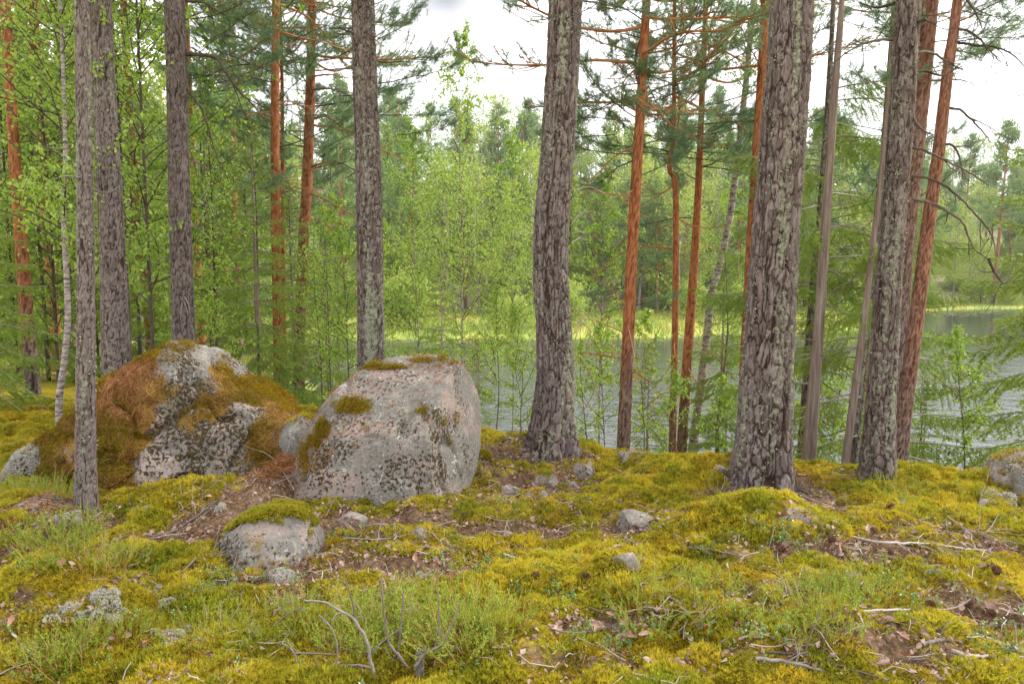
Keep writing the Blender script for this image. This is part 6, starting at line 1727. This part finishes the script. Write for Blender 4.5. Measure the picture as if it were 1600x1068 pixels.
# ------------------------------------------------------------------ fallen leaves, cones, sticks, the grey dead bush
def leaf_mesh(seed, Lg=.06, W=.036):
    rng = np.random.default_rng(seed); nu, nv = 7, 5
    u = np.linspace(0, 1, nu); v = np.linspace(-1, 1, nv)
    wu = W * .5 * np.sin(math.pi * np.clip(u * .93 + .04, 0, 1)) ** .8 * (1 + .22 * np.sin(u * 21 + seed))
    cu, cr = rng.uniform(-1.2, 1.2), rng.uniform(.2, 1.0)
    V = []
    for i in range(nu):
        for j in range(nv):
            V.append([u[i] * Lg - Lg / 2, wu[i] * v[j], .004 + Lg * .25 * cu * (u[i] - .5) ** 2 + cr * wu[i] * abs(v[j]) ** 2 * .9 + rng.normal(0, .0015)])
    F = [[i * nv + j, (i + 1) * nv + j, (i + 1) * nv + j + 1, i * nv + j + 1] for i in range(nu - 1) for j in range(nv - 1)]
    m = MB(); m.add(V, F, 0, tone=.3)
    return m.mesh("leaf", [MAT["fallen_leaf"]])
LEAF = [leaf_mesh(1400 + i, [.062, .05, .075, .04, .055][i], [.036, .03, .04, .03, .026][i]) for i in range(5)]
def fallen(spots, where):
    for (px, py) in spots:
        w = hit(px, py); Nn = ground_normal(np.array([w[0]]), np.array([w[1]]))[0]
        o = link("fallen_leaf", random.choice(LEAF), None, w + Nn * random.uniform(.016, .038))
        q = Vector(Nn + np.random.default_rng(int(px * 7 + py)).normal(0, .35, 3)).to_track_quat('Z', 'Y') @ Euler((0, 0, random.uniform(0, 6.28))).to_quaternion()
        o.rotation_euler = q.to_euler(); o.scale = (random.uniform(.4, .95),) * 3
        tag(o, "curled brown fallen leaf " + where, "leaf", "fallen leaves " + where)
fallen(fill(930, 985, 100, 22, 24) + fill(1100, 1010, 30, 14, 4), "in the litter hollow at bottom centre")
fallen(fill(700, 870, 100, 26, 20), "in the bare strip below the pink boulder")
fallen(fill(1290, 850, 80, 28, 22), "in the bare hollow below the thickest pine")
fallen(fill(1270, 785, 50, 24, 10), "around the thickest pine's roots")
fallen(fill(800, 750, 60, 34, 16), "between the pink boulder and the centre pine")
fallen(fill(940, 735, 90, 16, 10), "along the crest right of the centre pine")
fallen(fill(60, 815, 60, 22, 12), "on the squat rock at the left edge")
fallen(fill(270, 870, 120, 40, 22), "among the dead twigs left of the moss-capped rock")
fallen(fill(1450, 1000, 130, 50, 20), "in the bottom right foreground")
fallen(fill(520, 850, 60, 40, 14), "beside the moss-capped rock")
fallen(fill(150, 960, 140, 80, 14), "in the left foreground heath")
fallen(fill(1000, 900, 250, 60, 22), "out on the open moss at centre")
fallen(fill(1440, 850, 140, 50, 18), "on the moss below the leaning pines")

def flake(px, py, L_, W_, lab, seed, name="bark_flake", cat="bark"):
    w = hit(px, py); rng = np.random.default_rng(seed); n = 9
    u = np.linspace(0, 1, n); top = []
    for k_ in (-1, 1):
        top.append(np.stack([(u - .5) * L_, k_ * W_ * .5 * (np.sin(math.pi * (u * .9 + .05)) ** .5) * rng.uniform(.75, 1.1, n), .012 + .02 * (u - .5) ** 2 + rng.normal(0, .0015, n)], 1))
    A_, B_ = top
    V = np.concatenate([A_, B_, A_ - [0, 0, .006], B_ - [0, 0, .006]])
    F = []
    for i in range(n - 1):
        F += [[i, i + 1, n + i + 1, n + i], [2 * n + i, 3 * n + i, 3 * n + i + 1, 2 * n + i + 1], [i, 2 * n + i, 2 * n + i + 1, i + 1], [n + i, n + i + 1, 3 * n + i + 1, 3 * n + i]]
    m = MB(); m.add(V, F, 0, tone=.75)
    o = link(name, m.mesh(name, [MAT["leaf_litter"]], False), None, w + np.array([0, 0, .01]))
    o.rotation_euler = (rng.normal(0, .15), rng.normal(0, .15), rng.uniform(-.4, .4)); tag(o, lab, cat)
flake(1366, 1043, .11, .035, "large pinkish bark flake on the moss near the bottom edge", 1)
flake(1305, 1066, .05, .03, "whitish bark chip cut by the bottom edge right of centre", 2)
flake(1330, 905, .04, .02, "pale bark chip on the moss below the thickest pine", 3)
flake(612, 908, .05, .045, "pinkish-orange bark flake behind the heather patch", 4)
flake(1240, 772, .07, .03, "bright peeled bark flake at the thickest pine's root", 5)
flake(450, 800, .05, .03, "pink bark chip behind the moss-capped rock", 6)

def cone_mesh():
    m = MB(); rng = np.random.default_rng(3)
    for i in range(64):
        t = i / 64; a = i * 2.39996; h = .048 * t; r = .017 * math.sin(math.pi * min(1, t * .82 + .16)) + .003
        c_ = np.array([math.cos(a) * r * .45, math.sin(a) * r * .45, h]); o_ = np.array([math.cos(a), math.sin(a), .35]); s_ = np.array([-math.sin(a), math.cos(a), 0])
        w_ = .0062 * (1 - .4 * t)
        m.add([c_, c_ + o_ * r * .7 - s_ * w_, c_ + o_ * r * .95, c_ + o_ * r * .7 + s_ * w_, c_ + o_ * r * .6 + [0, 0, -.004]], [[0, 1, 2], [0, 2, 3], [4, 2, 1], [4, 3, 2]], 0, tone=rng.uniform(0, 1))
    m.add(*tube(np.array([[0, 0, -.002], [0, 0, .02], [0, 0, .045]]), [.007, .01, .003], 6), 0, tone=.2)
    return m.mesh("pine_cone", [MAT["cone"]], False)
CONE = cone_mesh()
for (px, py, lab) in [(1508, 957, "open dark pine cone on the moss in the right foreground"), (1552, 972, "brown pine cone beside the lingonberry in the right foreground"), (1555, 905, "pine cone lying on the moss near the right edge"), (478, 955, "pine cone on the heath behind the grey dead bush"), (308, 897, "pine cone among dead twigs left of the moss-capped rock"), (455, 907, "pine cone in the litter at the moss-capped rock's foot"),
                      (1218, 870, "pine cone in the bare hollow below the thickest pine"), (1057, 902, "pine cone beside the leaning slab stone"), (1370, 842, "pine cone by the long dead branch under the leaning pines"), (835, 912, "pine cone half sunk in the central moss"), (908, 913, "second cone on the central moss mound's front slope"), (1385, 800, "small pine cone behind the flat dark stone"), (1455, 955, "little closed cone on the bright moss right of the heather tufts"), (1395, 873, "pine cone at the litter edge right of the bare hollow"), (1300, 855, "dark cone on the bare hollow's middle"), (735, 990, "cone under the right end of the heather patch")]:
    w = hit(px, py)
    o = link("pine_cone", CONE, None, w + np.array([0, 0, .03])); o.rotation_euler = (random.uniform(.8, 1.6), random.uniform(-.3, .3), random.uniform(0, 6.28)); o.scale = (random.uniform(.7, 1.0),) * 3
    tag(o, lab, "pine cone", "pine cones on the ground")

def stick(px, r0, r1, lab, mat="dead_twig", lift=.026, twigs=3, seed=0, name="fallen_branch", tl=.12, group=None):
    pts = [hit(a, b_) + np.array([0, 0, lift + r0]) for a, b_ in px]
    root = thing(name, pts[0], lab, "branch", group)
    limb(root, pts, r0, r1, mat, twigs, seed, "branch_wood", tw_len=tl, spread=.5)
stick([(1302, 966), (1350, 966), (1430, 963), (1465, 975), (1500, 990), (1540, 1008), (1580, 1022), (1606, 1034)], .006, .007, "long grey dead branch running to the right edge across the foreground moss", twigs=9, seed=1, tl=.2)
stick([(1330, 848), (1380, 857), (1440, 858), (1500, 866), (1545, 869)], .008, .004, "long brown dead branch lying below the leaning pines", twigs=9, seed=2, tl=.25)
stick([(1224, 768), (1260, 784), (1300, 800), (1328, 805)], .006, .003, "brown stick running down from the thickest pine's root", twigs=3, seed=3)
stick([(1245, 748), (1280, 749), (1310, 752), (1330, 757)], .008, .004, "reddish stick on the crest right of the thickest pine", "red_twig", twigs=2, seed=4)
stick([(1196, 1030), (1260, 1036), (1310, 1052), (1372, 1070)], .005, .004, "dark stick at the bottom edge below the heather tufts", "dark_twig", twigs=7, seed=5, tl=.16)
stick([(1180, 1042), (1235, 1048), (1290, 1063)], .008, .005, "lichen-grey stick at the bottom edge right of centre", "grey_twig", twigs=6, seed=6)
stick([(1440, 1020), (1460, 1013), (1480, 1012)], .008, .007, "short pale stick in the right foreground", "grey_twig", twigs=0, seed=7)
stick([(1488, 1030), (1508, 1037), (1542, 1037)], .009, .007, "short pinkish stick below the pale one in the right foreground", "dead_twig", twigs=1, seed=8)
stick([(798, 970), (850, 990), (900, 998), (950, 990), (985, 975)], .004, .0025, "thin grey curved twig along the bottom-centre litter", "grey_twig", twigs=3, seed=9)
stick([(1018, 941), (1048, 944), (1064, 957), (1074, 970), (1064, 990)], .006, .005, "hooked grey stick in front of the leaning slab stone", "grey_twig", twigs=3, seed=10)
stick([(1004, 958), (1035, 961), (1070, 966), (1100, 966)], .004, .003, "straight thin stick crossing the hooked stick", "dead_twig", twigs=2, seed=11)
stick([(998, 872), (1015, 873), (1032, 874)], .009, .008, "short peeled stick right of the leaning slab stone", "grey_twig", twigs=0, seed=12)
stick([(158, 855), (190, 868), (222, 873), (224, 880)], .005, .004, "bent brown stick on the heath before the slim grey pine", twigs=2, seed=13)
stick([(238, 848), (275, 836), (310, 812), (338, 790)], .005, .003, "grey dead twigs leaning towards the mossy boulder", "grey_twig", lift=.03, twigs=12, seed=14, tl=.3)
stick([(285, 905), (310, 880), (330, 880), (348, 870)], .005, .003, "forked grey stick left of the moss-capped rock", "grey_twig", lift=.03, twigs=7, seed=15, tl=.2)
stick([(300, 900), (316, 925), (318, 950)], .004, .002, "thin grey twig drooping towards the viewer left of centre", "grey_twig", lift=.03, twigs=6, seed=16, tl=.2)
stick([(350, 995), (372, 960), (380, 930), (384, 922)], .004, .002, "upright grey twig standing in the heath left of the dead bush", "grey_twig", lift=.03, twigs=5, seed=17, tl=.15)
stick([(535, 848), (590, 850), (640, 842), (690, 826), (712, 820)], .004, .003, "long thin stick in front of the pointed grey stone", twigs=3, seed=18)
stick([(780, 872), (805, 880), (830, 882)], .007, .005, "stout pinkish stick in the bare strip at centre", twigs=1, seed=19)
stick([(1010, 832), (1040, 850), (1070, 862), (1120, 868), (1160, 876)], .005, .003, "grey brushwood in the moss left of the bare hollow", "grey_twig", twigs=7, seed=20, tl=.2)
stick([(1540, 880), (1545, 870), (1556, 850)], .007, .006, "little pale stick near the right edge below the long brown branch", "grey_twig", twigs=0, seed=21)
stick([(1480, 820), (1510, 840), (1540, 845), (1560, 815)], .004, .002, "tangle of thin bare twigs near the right edge", "dead_twig", lift=.05, twigs=14, seed=22, tl=.35)
stick([(1560, 960), (1580, 968), (1606, 972)], .006, .004, "brown stick cut by the right edge above the long grey branch", twigs=2, seed=23)
stick([(0, 985), (40, 965), (60, 950)], .004, .002, "grey twig at the left edge on the lichen mound", "grey_twig", lift=.03, twigs=3, seed=24)
stick([(20, 1000), (38, 1020), (50, 1035)], .005, .003, "brown twig in the bottom left corner", twigs=3, seed=25)
stick([(10, 862), (28, 885)], .006, .004, "short grey stick against the squat left rock", "grey_twig", twigs=1, seed=26)
stick([(460, 775), (440, 740), (432, 715), (445, 690)], .005, .002, "dry brushwood stuffed in the gap between the boulders", "dead_twig", lift=.04, twigs=22, seed=27, tl=.4)
stick([(425, 770), (470, 745), (478, 700)], .004, .002, "pale dead twigs leaning on the pink boulder's left side", "grey_twig", lift=.05, twigs=14, seed=28, tl=.3)

for (cx, cy, rx, ry, n, where) in [(280, 880, 120, 50, 14, "on the heath before the mossy boulder"), (330, 990, 120, 40, 9, "in the left foreground heath"), (1420, 850, 120, 30, 9, "beside the long brown branch under the leaning pines"), (1350, 1010, 200, 35, 10, "in the right foreground"), (780, 800, 90, 40, 9, "in the litter right of the pink boulder"), (1000, 950, 90, 40, 8, "around the hooked stick at centre")]:
    for i, (px, py) in enumerate(fill(cx, cy, rx, ry, n)):
        a_ = random.uniform(-.35, .35); L2 = random.uniform(25, 60)
        stick([(px, py), (px + L2 * math.cos(a_) * .5, py + L2 * math.sin(a_) * .4 + random.uniform(-5, 5)), (px + L2 * math.cos(a_), py + L2 * math.sin(a_) * .6)], random.uniform(.0022, .004), .0015, "thin dead twig lying " + where, random.choice(("grey_twig", "dead_twig")), .03, random.choice((1, 2, 4)), 700 + i + int(px), "dead_twig", .13, "thin dead twigs " + where)
base = hit(645, 1062)
Yb = base[1]
bush = thing("dead_bush", base, "grey leafless dead bush with forked stems at the bottom centre", "bush")
for i, (pp, a, b_) in enumerate([([(592, 1072), (580, 1035), (572, 1000), (553, 968), (530, 952), (505, 940), (475, 938)], .0075, .003), ([(553, 968), (552, 945), (545, 920), (540, 905)], .004, .002), ([(642, 1052), (625, 1026), (608, 1004), (602, 975), (598, 930), (595, 903)], .0065, .0025),
        ([(622, 1030), (626, 985), (630, 930), (630, 915)], .0045, .002), ([(648, 1040), (665, 1020), (690, 1006), (705, 980), (715, 950), (718, 938)], .006, .002), ([(680, 1010), (686, 980), (683, 908)], .004, .002), ([(402, 1052), (450, 1048), (500, 1045), (545, 1038), (575, 1042), (600, 1062)], .004, .006), ([(462, 1050), (460, 1020), (440, 1003)], .004, .0025),
        ([(460, 1020), (490, 1020), (525, 1022)], .0035, .002), ([(580, 1018), (600, 1000), (620, 985), (630, 972)], .0035, .002), ([(520, 1045), (528, 1025), (520, 985), (498, 960)], .004, .002), ([(635, 1068), (620, 1040), (600, 1010)], .004, .002), ([(430, 975), (455, 955), (470, 950)], .003, .002)]):
    pts = [at(x_, y_, Yb - .03 + .02 * (i % 4)) for x_, y_ in pp]
    limb(bush, pts, a, b_, "grey_twig", 2, 600 + i, "stem", tw_len=.06)
P_ = [at(657, 1058, Yb), at(655, 1035, Yb), at(659, 1012, Yb)]
limb(bush, P_, .015, .012, "grey_twig", 0, 640, "stump")
rng = np.random.default_rng(8)
C = curve(P_, 40); Q = np.repeat(C, 8, 0) + perp(np.tile(np.array([[0, 0, 1.0]]), (320, 1)), rng) * .014
V, F, tone = sprigs(Q, nrmz(Q - np.repeat(C, 8, 0)), .007, rng, 5)
m = MB(); m.add(V, F, 0, tone=tone); o = m.build("lichen", MAT["bark_lichen"], bush, smooth=False); o["kind"] = "stuff"
